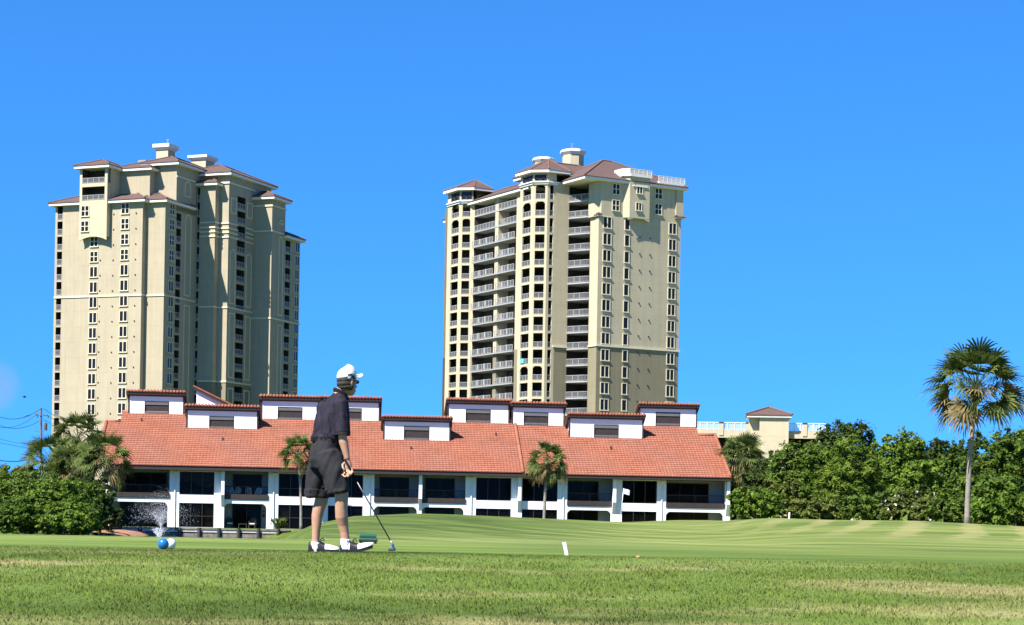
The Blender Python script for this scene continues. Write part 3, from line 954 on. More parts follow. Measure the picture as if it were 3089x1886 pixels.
# ---------------------------------------------------------------- the tower on the right
RT = Frame(1645, 956, 364, 30)
rt = RT.root('apartment_tower', 'cream apartment tower with white-railed balcony bays and a plain windowed side', 'apartment tower', 'apartment towers', -.4)
vR = -7.15
u4 = RT.U(1711, 956, 0)
u0 = RT.U(1801, 956, vR)
u0b = RT.U(1814, 640, vR)
uE = RT.U(2049, 956, vR)
vN = RT.V(1776, 956, u0)
def chamfer(L):
    dx, dy = -L * math.cos(R(12)), L * math.sin(R(12))
    return dx * RT.c + dy * RT.s, -dx * RT.s + dy * RT.c
lo, hi = .5, 6
for _ in range(30):
    mid = (lo + hi) / 2; q = chamfer(mid)
    if RT.U(1602, 956, q[1]) < q[0]: lo = mid
    else: hi = mid
Q = Vector(chamfer(mid))
G1 = Vector((Q.x, RT.V(1563, 956, Q.x)))
uL = Q.x + .8
S = Vector((uL, RT.V(1421, 956, uL)))
lo, hi = .5, 6
for _ in range(30):
    mid = (lo + hi) / 2; q = chamfer(mid)
    if RT.U(1382, 956, S.y + q[1]) < S.x + q[0]: lo = mid
    else: hi = mid
Q2 = S + Vector(chamfer(mid))
G2 = Vector((Q2.x, RT.V(1345, 956, Q2.x)))
B0 = Vector((0, 0))
cm = (B0 + Q) / 2
tops = [RT.Z(1624, 551.3, cm.x, cm.y), RT.Z(1624, 1197, cm.x, cm.y)]
step = (tops[0] - tops[1]) / 13
ZT = [tops[0] - step * k for k in range(24)]
ZT = [z for z in ZT if z > 18]
OH = step * .865
zBelt = RT.Z(1776, 1041, u0, vN)
zStep = RT.Z(1795, 645, u0, vR)
zER = RT.Z(1900, 547, RT.U(1900, 547, vR - 1), vR - 1)
zEM = RT.Z(1573, 568, uL - .8, RT.V(1573, 568, uL - .8))
zEB = RT.Z(1652, 512, -.6, -.6)
zCap = RT.Z(1652, 540, 0, 0)
zEL = RT.Z(1423, 567, S.x - .5, S.y - .3)
print('RT u4', u4, 'u0', u0, u0b, 'uE', uE, 'vN', vN, 'Q', Q, 'G1', G1, 'S', S, 'Q2', Q2, 'G2', G2, 'step', step, 'z', zBelt, zStep, zER, zEM, zEB, zEL, zCap, ZT[0])
uBk, vBk = uE, G2.y + 1
RM = [M['beige'], M['inside'], M['olive'], M['cream_light'], M['deck']]
low = (zBelt, 2)
# plain side and the corner recess
mb = MB()
wall_grid(mb, (u0, vR), (uE, vR), 0, zStep, low=low)
wall_grid(mb, (u0, vN), (u0, vR), 0, zStep, low=low)
wall_grid(mb, (u0b, vR), (uE, vR), zStep, zER)
wall_grid(mb, (u0b - 1.0, vN), (u0b - 1.0, vR + 1.0), zStep, zER); wall_grid(mb, (u0b - 1.0, vR + 1.0), (u0b, vR), zStep, zER)
wall_grid(mb, (uE, vR), (uE, vBk), 0, zER, low=low)
wall_grid(mb, (uE, vBk), (G2.x, vBk), 0, zEM, low=low)
mb.quad((u0 - .2, vR - .2, zStep), (u0b + .6, vR - .2, zStep), (u0b + .6, vN, zStep), (u0 - .2, vN, zStep), 0)
mb.build('side_wall', RM, rt)
uI, vI = u0 + 2.6, 2.0
mb = MB()
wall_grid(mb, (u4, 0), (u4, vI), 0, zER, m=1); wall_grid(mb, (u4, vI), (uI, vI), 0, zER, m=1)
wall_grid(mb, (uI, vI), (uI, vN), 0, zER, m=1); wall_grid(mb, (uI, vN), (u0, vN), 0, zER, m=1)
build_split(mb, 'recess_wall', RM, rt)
for k, zt in enumerate(ZT):
    fl = MB(); rl = MB()
    zb_ = zt - OH
    e = [(u4 - .15, -.45), (u0 - .55, vN + .35), (u0 - .05, vN - .05), (uI, vN), (uI, vI), (u4, vI)]
    for (za, zc, mm) in ((zb_ - .26, zb_, 0),):
        fl.poly([(x, y, zc) for x, y in e], 0); fl.poly([(x, y, za) for x, y in reversed(e)], 0)
        for i in range(2):
            a, b = e[i], e[i + 1]
            fl.quad((*a, za), (*b, za), (*b, zc), (*a, zc), 0)
        fl.quad((*e[5], za), (*e[0], za), (*e[0], zc), (*e[5], zc), 0)
    railing(rl, e[0], e[1], zb_, 1.05); railing(rl, e[1], e[2], zb_, 1.05); railing(rl, (u4 + .02, .35), e[0], zb_, 1.05)
    cb0 = fl.build('corner_balcony', M['rail'], rt)
    rl.build('railing', M['rail'], cb0)
for k, zt in enumerate(ZT[:]):
    d = window(rt, 1.7, 2.2, uI, (vI + vN) / 2 - .6, zt - OH + .06, -90, 'two')
    d.name = 'balcony_door'
# the rounded bay at the corner: chamfered walls with open loggias
def bay(root, facets, m=3):
    mb = MB()
    for (p, q, ops, arch) in facets: wall_grid(mb, p, q, 0, zTopBay, ops, .28, m=m, m_in=1, back=False, arch=arch)
    return mb
def facet_ops(p, q, f0, f1):
    L = (Vector(q) - Vector(p)).length
    return [(L * f0, L * f1, z - OH + .02, z) for z in ZT]
zTopBay = zEB
f3a, f3b = RT.U(1653, 956, 0), RT.U(1664, 956, 0)
o2 = facet_ops(Q, B0, .17, .84)
o1 = facet_ops(G1, Q, .20, .83)
o3 = [(f3a, f3b, z - OH + .02, z) for z in ZT]
arch_k = lambda o: tuple(o[i] for i in (0, 1) if i < len(o)) + ((o[11],) if len(o) > 11 else ())
mb = bay(rt, [(G1, Q, o1, arch_k(o1)), (Q, B0, o2, arch_k(o2))])
wall_grid(mb, B0, (RT.U(1672, 956, 0), 0), 0, zTopBay, o3, .28, m=3, back=False, arch=arch_k(o3))
wall_grid(mb, (uL, G1.y), G1, 0, zTopBay, m=3)
mb.build('bay_wall', RM, rt)
mb = MB()
wall_grid(mb, (RT.U(1672, 956, 0), 0), (u4, 0), 0, zEB - 1.5, low=low)
mb.build('side_wall', RM, rt)
def slabs(outline, name):
    for z in ZT + [zTopBay - .8]:
        mb = MB()
        zc = z - OH if z in ZT else z
        mb.poly([(x, y, zc) for x, y in outline], 0); mb.poly([(x, y, zc - .36) for x, y in reversed(outline)], 0)
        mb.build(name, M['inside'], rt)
ins = .26
slabs([(.1, ins), (u4 - .1, ins), (u4 - .1, 3.2), (2.2, 3.2), (2.2, G1.y - .1), (Q.x + ins, G1.y - .1), (Q.x + ins, Q.y + .1)], 'floor_slab')
mb = MB()
wall_grid(mb, (2.2, G1.y), (2.2, 3.2), 0, zTopBay, m=1); wall_grid(mb, (2.2, 3.2), (u4, 3.2), 0, zTopBay, m=1)
wall_grid(mb, (uL + .3, G1.y - .12), (2.2, G1.y - .12), 0, zTopBay, m=1)
# the far bay
zTopBay = zEL
o2b, o1b = facet_ops(Q2, S, .2, .80), facet_ops(G2, Q2, .32, .92)
wall_grid(mb, (Q2.x + 2.6, G2.y + .8), (Q2.x + 2.6, S.y - .5), 0, zTopBay, m=1)
wall_grid(mb, (Q2.x + .3, G2.y - .1), (Q2.x + 2.6, G2.y - .1), 0, zTopBay, m=1)
build_split(mb, 'recess_wall', RM, rt)
mb = bay(rt, [(G2, Q2, o1b, o1b[:2]), (Q2, S, o2b, o2b[:2])])
wall_grid(mb, (uL + 3, G2.y), G2, 0, zEL, m=3)
mb.build('bay_wall', RM, rt)
slabs([(S.x + .15, S.y), (Q2.x + 2.6, S.y), (Q2.x + 2.6, G2.y - .1), (Q2.x + ins, G2.y - .1), (Q2.x + ins, Q2.y + .1)], 'floor_slab')
for (a, b, f0, f1, zs) in ((Q, B0, .17, .84, ZT), (G1, Q, .20, .83, ZT), (Q2, S, .2, .8, ZT), (G2, Q2, .32, .92, ZT)):
    a, b = Vector(a), Vector(b)
    d = (b - a).normalized(); inn = Vector((-d.y, d.x)) * .14
    for z in zs: one_rail(rt, a.lerp(b, f0) + inn, a.lerp(b, f1) + inn, z - OH, 1.0, 'bay_railing')
for z in ZT: one_rail(rt, (f3a, .14), (f3b, .14), z - OH, 1.0, 'bay_railing')
# the long run of balconies between the bays
p0, p1 = S.y, G1.y            # far and near end along y
vpost = RT.V(1498, 956, uL), RT.V(1488, 956, uL)
va_, vb2_ = RT.V(1553, 956, uL), RT.V(1426, 956, uL)
mb = MB()
wall_grid(mb, (uL, va_), (uL, G1.y), 0, zEM, low=low, m=3)
wall_grid(mb, (uL, S.y), (uL, vb2_), 0, zEM, low=low, m=3)
wall_grid(mb, (uL + .05, vpost[1]), (uL + .05, vpost[0]), 0, zEM, low=low, m=3)
wall_grid(mb, (uL + .05, vpost[0]), (uL + 2.4, vpost[0]), 0, zEM, low=low, m=0)
wall_grid(mb, (uL + 2.4, vpost[1]), (uL + .05, vpost[1]), 0, zEM, low=low, m=0)
wall_grid(mb, (uL, va_), (uL + 2.4, va_), 0, zEM, m=1); wall_grid(mb, (uL + 2.4, vb2_), (uL, vb2_), 0, zEM, m=1)
wall_grid(mb, (uL + 2.4, vb2_), (uL + 2.4, va_), 0, zEM, m=1)
build_split(mb, 'loggia_wall', RM, rt)
for k, zt in enumerate(ZT):
    sl = MB()
    zc = zt - OH
    out = .45 if k > 1 else 0.0
    sl.hexa([(uL - out, va_, zc - .24), (uL + 2.4, va_, zc - .24), (uL + 2.4, vb2_, zc - .24), (uL - out, vb2_, zc - .24)][::1],
            [(uL - out, va_, zc), (uL + 2.4, va_, zc), (uL + 2.4, vb2_, zc), (uL - out, vb2_, zc)])
    for a, b in ((vb2_ - .05, vpost[1] + .02), (vpost[0] - .02, va_ + .05)):
        xo = uL - out + .06
        rl = MB()
        railing(rl, (xo, a), (xo, b), zc, 1.08)
        if k > 1:
            # the white dividing screens between railings
            for t in (.36, .68):
                y = a + (b - a) * t
                rl.box(xo - .03, xo + .03, y - .22, y + .22, zc + .1, zc + 1.20)
        rl.build('balcony_railing', M['rail'], rt)
    sl.build('balcony_slab', M['rail'], rt)
for k, zt in enumerate(ZT):
    for t in (.30, .80):
        y = vb2_ + (va_ - vb2_) * (t + .08)
        d = window(rt, 1.9, 2.15, uL + 2.4, y, zt - OH + .05, -90, 'two'); d.name = 'balcony_door'

# belts, caps and lattice gables
mb = MB()
belt(mb, [(u0, vN - .1), (u0, vR)], zBelt, .35, .2); belt(mb, [(u0, vR), (uE, vR)], zBelt, .35, .2)
belt(mb, [(RT.U(1668, 956, 0), 0), (u4, 0)], zBelt, .35, .2)
build_split(mb, 'belt_course', M['trim'], rt)
mb = MB()
for pts, z in (((G1, Q, B0, Vector((RT.U(1672, 956, 0), 0))), RT.Z(1652, 551, 0, 0) + .1), ((G2, Q2, S), RT.Z(1423, 607, S.x, S.y))):
    belt(mb, list(pts), z, .35, .2); belt(mb, list(pts), z + .35, .2, .4)
build_split(mb, 'cornice', M['fascia'], rt)
for a, b, f0, f1, z0_, z1_ in ((G1, Q, .2, .95, RT.Z(1652, 551, 0, 0) + .8, zEB - .35), (Q, B0, .1, .9, RT.Z(1652, 551, 0, 0) + .8, zEB - .35), (G2, Q2, .3, .95, RT.Z(1423, 607, S.x, S.y) + .8, zEL - .2), (Q2, S, .1, .9, RT.Z(1423, 607, S.x, S.y) + .8, zEL - .2)):
    a, b = Vector(a), Vector(b); d = (b - a).normalized(); nr = Vector((d.y, -d.x))
    A, B2 = a.lerp(b, f0) + nr * .05, a.lerp(b, f1) + nr * .05
    lat = MB()
    lat.quad((*A, z0_), (*B2, z0_), (*B2, z1_), (*A, z1_), 0)
    A, B2 = A + nr * .06, B2 + nr * .06
    n = 2
    for i in range(n):
        c0, c1 = A.lerp(B2, i / n), A.lerp(B2, (i + 1) / n)
        lat.bar((*c0, z0_), (*c1, z1_), .06, .1, 1, up=(nr.x, nr.y, 0)); lat.bar((*c0, z1_), (*c1, z0_), .06, .1, 1, up=(nr.x, nr.y, 0))
        lat.bar((*c1, z0_), (*c1, z1_), .06, .14, 1, up=(nr.x, nr.y, 0))
    lat.build('lattice_panel', [M['glass'], M['lattice']], rt)

# roofs
hip_roof(rt, 3.8, uE, vR, vR + 19, zER, .8, .51)
hip_roof(rt, uL, uL + 15, G1.y - 2, G2.y - .2, zEM, .8, .42)
hip_roof(rt, Q2.x + 2, uL + 16, G2.y - 3, G2.y + 3, zEM - 2.2, .9, .42)
hip_roof(rt, .8, 17, 3, 13.5, RT.Z(1700, 483, 6, 8) - .7 - .5 * 5.45, .2, .5)
o = .9
poly_roof(rt, [(Q.x - o, Q.y - .45), (-.3, -o), (u4 - .3, -o), (u4 + 3, 6), (4, G1.y + 3), (Q.x - o, G1.y + .6)][::1], zEB, (2.6, 4.2, zEB + 3.4))
poly_roof(rt, [(Q2.x - o, Q2.y - .5), (S.x - .3, S.y - o), (S.x + 4, S.y - o), (S.x + 6, G2.y), (Q2.x + 2, G2.y + 1), (Q2.x - o, G2.y + .5)], zEL, (S.x + 2.2, S.y + 3.2, zEL + 2.7))
hip_roof(rt, u0, u0b - .6, vR, vN - .6, zStep, .35, .6, .3)
hip_roof(rt, uE - 1.2, uE + .1, vR - .2, vR + 2, RT.Z(2049, 655, uE, vR), .35, .5, .3)
uc = RT.U(1729, 460, 8)
uc = RT.U(1729, 460, 10.2); cupola(rt, uc, 10.2, 4.2, 4.2, RT.Z(1729, 500, uc, 10.2) - 6, RT.Z(1729, 464, uc, 10.2), RT.Z(1729, 446, uc, 10.2), True)
mb = MB(); zc2 = RT.Z(1723, 446, uc, 10.2); mb.tube([(uc - .3, 10.2, zc2 - .2), (uc - .3, 10.2, zc2 + 1.2)], .05, 5); mb.tube([(uc - .55, 10.2, zc2 + 1.15), (uc + .1, 10.2, zc2 + 1.15)], .06, 5)
mb.build('antenna', M['rail'], rt)
uc = RT.U(1640, 480, 14)
cupola(rt, uc, 14, 3.7, 3.7, RT.Z(1640, 510, uc, 14) - 5, RT.Z(1640, 487, uc, 14), RT.Z(1640, 470, uc, 14), True)
# the projecting stair bay on the plain side, with its roof terrace rails
ua, ub = RT.U(1900, 600, vR - .9), RT.U(1960, 600, vR - .9)
zb0, zb1 = RT.Z(1930, 650, ua, vR - .9), RT.Z(1930, 522, ua, vR - .9)
mb = MB()
wall_grid(mb, (ua, vR - .9), (ub, vR - .9), zb0, zb1, m=3)
wall_grid(mb, (ua - .9, vR), (ua, vR - .9), zb0, zb1, m=3); wall_grid(mb, (ub, vR - .9), (ub, vR + 3), zb0, zb1, m=3)
wall_grid(mb, (ua - .9, vR + 3), (ua - .9, vR), zER - 1, zb1, m=3)
mb.poly([(ua - .9, vR, zb0), (ub, vR, zb0), (ub, vR - .9, zb0), (ua, vR - .9, zb0)], 3)
n = 10
for i in range(n):
    a, b = ua - .4 + (ub - ua + .4) * i / n, ua - .4 + (ub - ua + .4) * (i + 1) / n
    ya, yb = -.5 * ((2 * i / n - 1) ** 2), -.5 * ((2 * (i + 1) / n - 1) ** 2)
    mb.quad((a, vR - .88, zb0 + ya), (b, vR - .88, zb0 + yb), (b, vR - .88, zb0), (a, vR - .88, zb0), 3)
    mb.quad((a, vR - .88, zb0 + ya), (a, vR - .7, zb0 + ya), (b, vR - .7, zb0 + yb), (b, vR - .88, zb0 + yb), 3)
mb.poly([(ua - .9, vR, zb1), (ua, vR - .9, zb1), (ub, vR - .9, zb1), (ub, vR + 3, zb1), (ua - .9, vR + 3, zb1)], 4)
mb.build('stair_bay', RM, rt)
mb = MB(); belt(mb, [(ua - .9, vR), (ua, vR - .9)], zb1 - .2, .35, .3); belt(mb, [(ua, vR - .9), (ub, vR - .9)], zb1 - .2, .35, .3)
belt(mb, [(ua - .9, vR + 3), (ua - .9, vR)], zb1 - .2, .35, .3)
belt(mb, [(ua + .6, vR - .9), (ub - .7, vR - .9)], zb1 - 2.0, .25, .15)
build_split(mb, 'cornice', M['fascia'], rt)
def parapet(mb, pts, z, h):
    for a, b in zip(pts[:-1], pts[1:]):
        railing(mb, a, b, z, h, post=1.0, pick=.22)
        a, b = Vector((*a, z)), Vector((*b, z))
        for i in range(5): mb.bar(a + Vector((0, 0, .22 + i * h * .17)), b + Vector((0, 0, .22 + i * h * .17)), .05, .09)
mb = MB()
parapet(mb, [(ua - 1.2, vR + 2.5), (ua - 1.2, vR + .1), (ua - .1, vR - 1.1), (ub + .2, vR - 1.1)], zb1 + .15, 1.0)
mb.build('terrace_railing', M['fascia'], rt); mb = MB()
ue0 = RT.U(1988, 535, vR - .3)
parapet(mb, [(ue0, vR - .3), (uE + .5, vR - .3)], RT.Z(2030, 549, uE, vR), 1.0)
mb.build('terrace_railing', M['fascia'], rt)
mb = MB(); zq = RT.Z(2030, 549, uE, vR)
mb.box(ue0, uE + .5, vR - .4, vR + 3, zq - .45, zq); build_split(mb, 'cornice', M['fascia'], rt)
mb = MB(); mb.box(uE - 1.3, uE + .25, vR - .28, vR + 2, RT.Z(2049, 655, uE, vR), zq - .45); mb.build('end_pier', M['beige'], rt)
for x, y0_, y1_ in ((1929, 548, 577), (1927, 601, 628)):
    uw = RT.U(x, 600, vR - .9); window(rt, 1.1, 1.3, uw, vR - .9, RT.Z(x, y1_, uw, vR - .9), 0, 'two')
# windows of the plain side
ca, cb, cc = RT.U(1827, 956, vR), RT.U(1887, 956, vR), RT.U(2024, 956, vR)
for col, w, px0, yt in ((ca, 1.55, 1829, 646.5), (cb, .95, 1890, 652), (cc, 1.5, 2027, 666)):
    z0_ = RT.Z(px0, yt, col, vR)
    for k in range(22):
        z = z0_ - step * k
        if z < 14: break
        window(rt, w, 1.85, col, vR, z - 2.05, 0, 'two' if w > 1.2 else 'one')
for x, ys in ((1858, (547, 596)), (1986, (561, 608))):
    uw = RT.U(x, 600, vR)
    for y in ys: window(rt, 1.45, 1.75, uw, vR, RT.Z(x, y, uw, vR) - 1.95, 0, 'four')
spots = []
d1, d2 = RT.U(1926, 956, vR), RT.U(1957, 956, vR)
zv = RT.Z(1928, 710, d1, vR)
for k in range(18):
    if zv - step * k > 16: spots += [(d1, vR, zv - step * k), (d2, vR, zv - step * k)]
vent_caps(rt, spots)
# a turquoise towel hung over one bay railing
tw = MB(); a = Q.lerp(G1, .62); zt = ZT[0] - OH - step * 10 if len(ZT) > 11 else 10
tw.box(a.x - .07, a.x + .28, a.y - .55, a.y + .55, zt + .25, zt + 1.12)
tag(mesh_obj('towel', tw.mesh('towel', mat('turquoise_cloth', (.10, .42, .55), .9, .1, 4))), 'turquoise towel draped over a railing of the tower balcony bay', 'towel')
bpy.data.objects['towel'].matrix_world = Matrix.Translation((RT.ox, RT.oy, -.4)) @ Matrix.Rotation(RT.a, 4, 'Z')
# ---------------------------------------------------------------- the red-roofed row
CT = Frame(1544, 1500, 168, 5)
ct = CT.root('terraced_building', 'long white two storey building with red barrel tile roof and clerestory dormers', 'building', None, 0)

def tile_mat(name):
    m, N, L, B = new_mat(name)
    g = noise_node(N, L, 1.0, 4, .6, mapping=(.5, .6, .6))
    w = noise_node(N, L, 1.0, 2, .5, mapping=(3.6, 2.4, 2.4))
    f = math_n(N, L, 'ADD', math_n(N, L, 'MULTIPLY', g.outputs['Fac'], .45), math_n(N, L, 'MULTIPLY', w.outputs['Fac'], .55))
    r = ramp(N, L, f, [(.3, (.20, .066, .036)), (.5, (.27, .096, .055)), (.72, (.325, .130, .082))])
    L.new(r.outputs['Color'], B.inputs['Base Color'])
    B.inputs['Roughness'].default_value = .8; B.inputs['Specular IOR Level'].default_value = .25
    return m
M['tile'] = tile_mat('red_barrel_tile')
M['tile_dark'] = mat('tile_gap_shade', (.115, .038, .023), .95, .3, 5)  # dark riser colour paints the shaded gaps between tile courses

K = math.tan(R(28))
VE, ZEV = -1.05, 5.08                       # eave line
uL0 = CT.U(318, 1400, VE) - .9
uR0 = CT.U(2207, 1436, VE)
umid = CT.U(1573, 1425, VE)
# ridge from the right end of the roof, where it shows
_, vRid, zRid = CT.hit(2101, 1285, VE, ZEV, K)
_, vEnd, zEnd = CT.hit(2152, 1314, VE, ZEV, K)
print('CT', uL0, uR0, umid, 'ridge', vRid, zRid, 'end', vEnd, zEnd)

def tiled_slope(mb, u0, u1, v0, v1, z0, k, sgn=1, course=.37, roll=.27, amp=.05):
    """barrel tiles laid in courses up a slope that rises with y"""
    n = max(1, int(round((v1 - v0) / (course * math.cos(math.atan(k))))))
    dv = (v1 - v0) / n
    nb = int((u1 - u0) / roll)
    prof = [(0, 0.0), (.2, .75), (.5, 1.0), (.8, .75)]
    us_, hs_ = [], []
    for i in range(nb):
        for a, h in prof: us_.append(u0 + (i + a) * (u1 - u0) / nb); hs_.append(h * amp)
    us_.append(u1); hs_.append(0)
    for j in range(n):
        va, vb = v0 + j * dv, v0 + (j + 1) * dv
        za, zb = z0 + k * (va - v0) + .058, z0 + k * (vb - v0) + .01
        b = len(mb.v)
        for u, h in zip(us_, hs_):
            jit = .012 * noise.noise((u * 1.9, j * 3.1, 0))
            mb.v += [(u, va - .03, za + h - .065 - h * .9), (u, va - .03, za + h + jit), (u, vb, zb + h * .8)]
        for i in range(len(us_) - 1):
            p = b + i * 3
            mb.f.append((p, p + 3, p + 4, p + 1)); mb.m.append(1)
            mb.f.append((p + 1, p + 4, p + 5, p + 2)); mb.m.append(0)

mb = MB()
tiled_slope(mb, uL0 + 1.25, umid, VE, vRid, ZEV, K)
tiled_slope(mb, umid + .28, uR0 - 1.55, VE, vRid, ZEV - .07, K)
tiled_slope(mb, uL0, uL0 + 1.25, VE, vEnd, ZEV, K)
tiled_slope(mb, uR0 - 1.55, uR0, VE, vEnd, ZEV - .07, K)
# verge at the joint and the far slope
for a, b in ((umid + .14, 0), (uL0 + .1, 1), (uR0 - .1, 1)):
    ve = vRid if b == 0 else vEnd
    mb.tube([(a, VE, ZEV + .06), (a, ve, ZEV + .06 + K * (ve - VE))], .15, 8, 0)
vb = 2 * vRid - VE
mb.quad((uL0 + 1.25, vRid, zRid), (uR0 - 1.55, vRid, zRid), (uR0 - 1.55, vb, ZEV), (uL0 + 1.25, vb, ZEV), 0)
mb.tube([(uL0 + 1.25, vRid, zRid + .08), (uR0 - 1.55, vRid, zRid + .08)], .16, 8, 0)
for a, b in ((uL0, uL0 + 1.25), (uR0 - 1.55, uR0)):
    mb.quad((a, vEnd, zEnd), (b, vEnd, zEnd), (b, vEnd + 2, zEnd - .6), (a, vEnd + 2, zEnd - .6), 0)
    mb.tube([(a, vEnd, zEnd + .06), (b, vEnd, zEnd + .06)], .14, 8, 0)
roof = mb.build('roof', [M['tile'], M['tile_dark']], ct, True)
# plumbing vents that poke through the tiles
for px, py in ((427, 1273), (672, 1331), (1240, 1358), (1496, 1316), (1843, 1356)):
    u, v, z = CT.hit(px, py, VE, ZEV, K)
    t = MB(); t.tube([(u, v, z - .1), (u, v, z + .32)], .07, 8); t.build('vent_pipe', M['brown'], roof)
# eave boards
mb = MB()
mb.box(uL0, uR0, VE + .04, VE + .1, ZEV - .34, ZEV - .03)
mb.box(uL0, uR0, VE + .1, 0.3, ZEV - .36, ZEV - .30)
mb.build('fascia_board', M['brown'], ct)

# facade: piers, beams, deep balconies and flush windows
Zd1, Zd0, Zb0, ZT_, GD = 2.84, 2.40, 2.06, ZEV - .33, -.4
REC = 2.0
bays = [('b', 331, 511), ('w', 541, 646), ('b', 677, 809), ('w', 840, 946), ('w', 990, 1095), ('b', 1129, 1263), ('b', 1273, 1404),
        ('w', 1436, 1542), ('w', 1575, 1682), ('b', 1711.6, 1848), ('w', 1877, 1982), ('b', 2010, 2187)]
uE0, uE1 = CT.U(322, 1500, 0), CT.U(2203, 1500, 0)
wall = MB()
ops = []
UB = []
for kind, a, b in bays:
    ua_, ub_ = CT.U(a, 1480, 0), CT.U(b, 1480, 0)
    UB.append((kind, ua_, ub_))
    if kind == 'b':
        ops.append((ua_ - uE0, ub_ - uE0, Zd1 - .44, ZT_)); ops.append((ua_ - uE0, ub_ - uE0 - .12, GD, Zb0))
    else:
        ops.append((ua_ - uE0, ub_ - uE0, 2.72, ZT_ - .10)); ops.append((ua_ - uE0, ub_ - uE0, .02, Zb0 - .02))
wall_grid(wall, (uE0, 0), (uE1, 0), GD, ZT_ + .6, ops, .2, back=False)
wall_grid(wall, (uE1, 0), (uE1, 2 * vRid), GD, ZT_ + .4)
wall_grid(wall, (uE0, 2 * vRid), (uE0, 0), GD, ZT_ + .4)
# gables
for u in (uE0, uE1):
    wall.poly([(u, 0, ZT_ + .4), (u, 2 * vRid, ZT_ + .4), (u, vEnd, zEnd - .1)][::1 if u == uE1 else -1])
# rounded lower corners of the balcony openings
for kind, ua_, ub_ in UB:
    if kind != 'b': continue
    r = .42
    for s_, x in ((1, ua_), (-1, ub_ - .12)):
        n = 5
        for i in range(n):
            t0, t1 = math.pi / 2 * i / n, math.pi / 2 * (i + 1) / n
            c0 = (x + s_ * r * (1 - math.cos(t0)), 0.012, Zb0 - r + r * math.sin(t0)); c1 = (x + s_ * r * (1 - math.cos(t1)), 0.012, Zb0 - r + r * math.sin(t1))
            pts = [c0, c1, (x, .012, Zb0)]
            wall.poly(pts if s_ < 0 else pts[::-1])
facade = wall.build('wall', M['white'], ct)
# fins that flare out beside the balconies and carry a stepped foot
for px in (326, 672, 968, 1268, 1567, 1853, 2196):
    fins = MB(); x = CT.U(px, 1480, -.3) - .13
    fins.box(x, x + .27, -.55, -.003, Zd0 + .35, ZT_ - .02)
    fins.hexa([(x, -.06, Zd0 - .55), (x + .27, -.06, Zd0 - .55), (x + .27, -.003, Zd0 - .55), (x, -.003, Zd0 - .55)],
              [(x, -.55, Zd0 + .345), (x + .27, -.55, Zd0 + .345), (x + .27, -.003, Zd0 + .345), (x, -.003, Zd0 + .345)])
    fins.build('wall_fin', M['white'], ct)
# interiors of the balconies and patios
for kind, ua_, ub_ in UB:
    if kind == 'b':
        inn = MB(); deck = MB()
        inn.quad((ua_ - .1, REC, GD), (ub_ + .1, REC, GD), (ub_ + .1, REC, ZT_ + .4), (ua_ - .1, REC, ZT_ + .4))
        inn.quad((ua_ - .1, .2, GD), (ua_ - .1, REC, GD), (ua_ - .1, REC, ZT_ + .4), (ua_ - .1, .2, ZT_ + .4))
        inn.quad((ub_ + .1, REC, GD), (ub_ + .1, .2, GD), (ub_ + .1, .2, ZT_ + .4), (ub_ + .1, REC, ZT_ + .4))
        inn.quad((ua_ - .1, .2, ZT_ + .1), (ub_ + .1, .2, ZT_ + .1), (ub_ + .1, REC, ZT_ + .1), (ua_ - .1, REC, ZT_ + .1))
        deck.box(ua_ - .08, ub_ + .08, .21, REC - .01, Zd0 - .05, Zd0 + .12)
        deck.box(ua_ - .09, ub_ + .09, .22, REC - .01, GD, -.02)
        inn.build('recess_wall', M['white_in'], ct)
        build_split(deck, 'balcony_deck', M['deck'], ct)
M['bk'] = mat('room_behind_glass', (.02, .018, .016), .9, .5, .9)
M['curtain'] = mat('olive_curtain', (.17, .165, .10), .9, .15, 3)
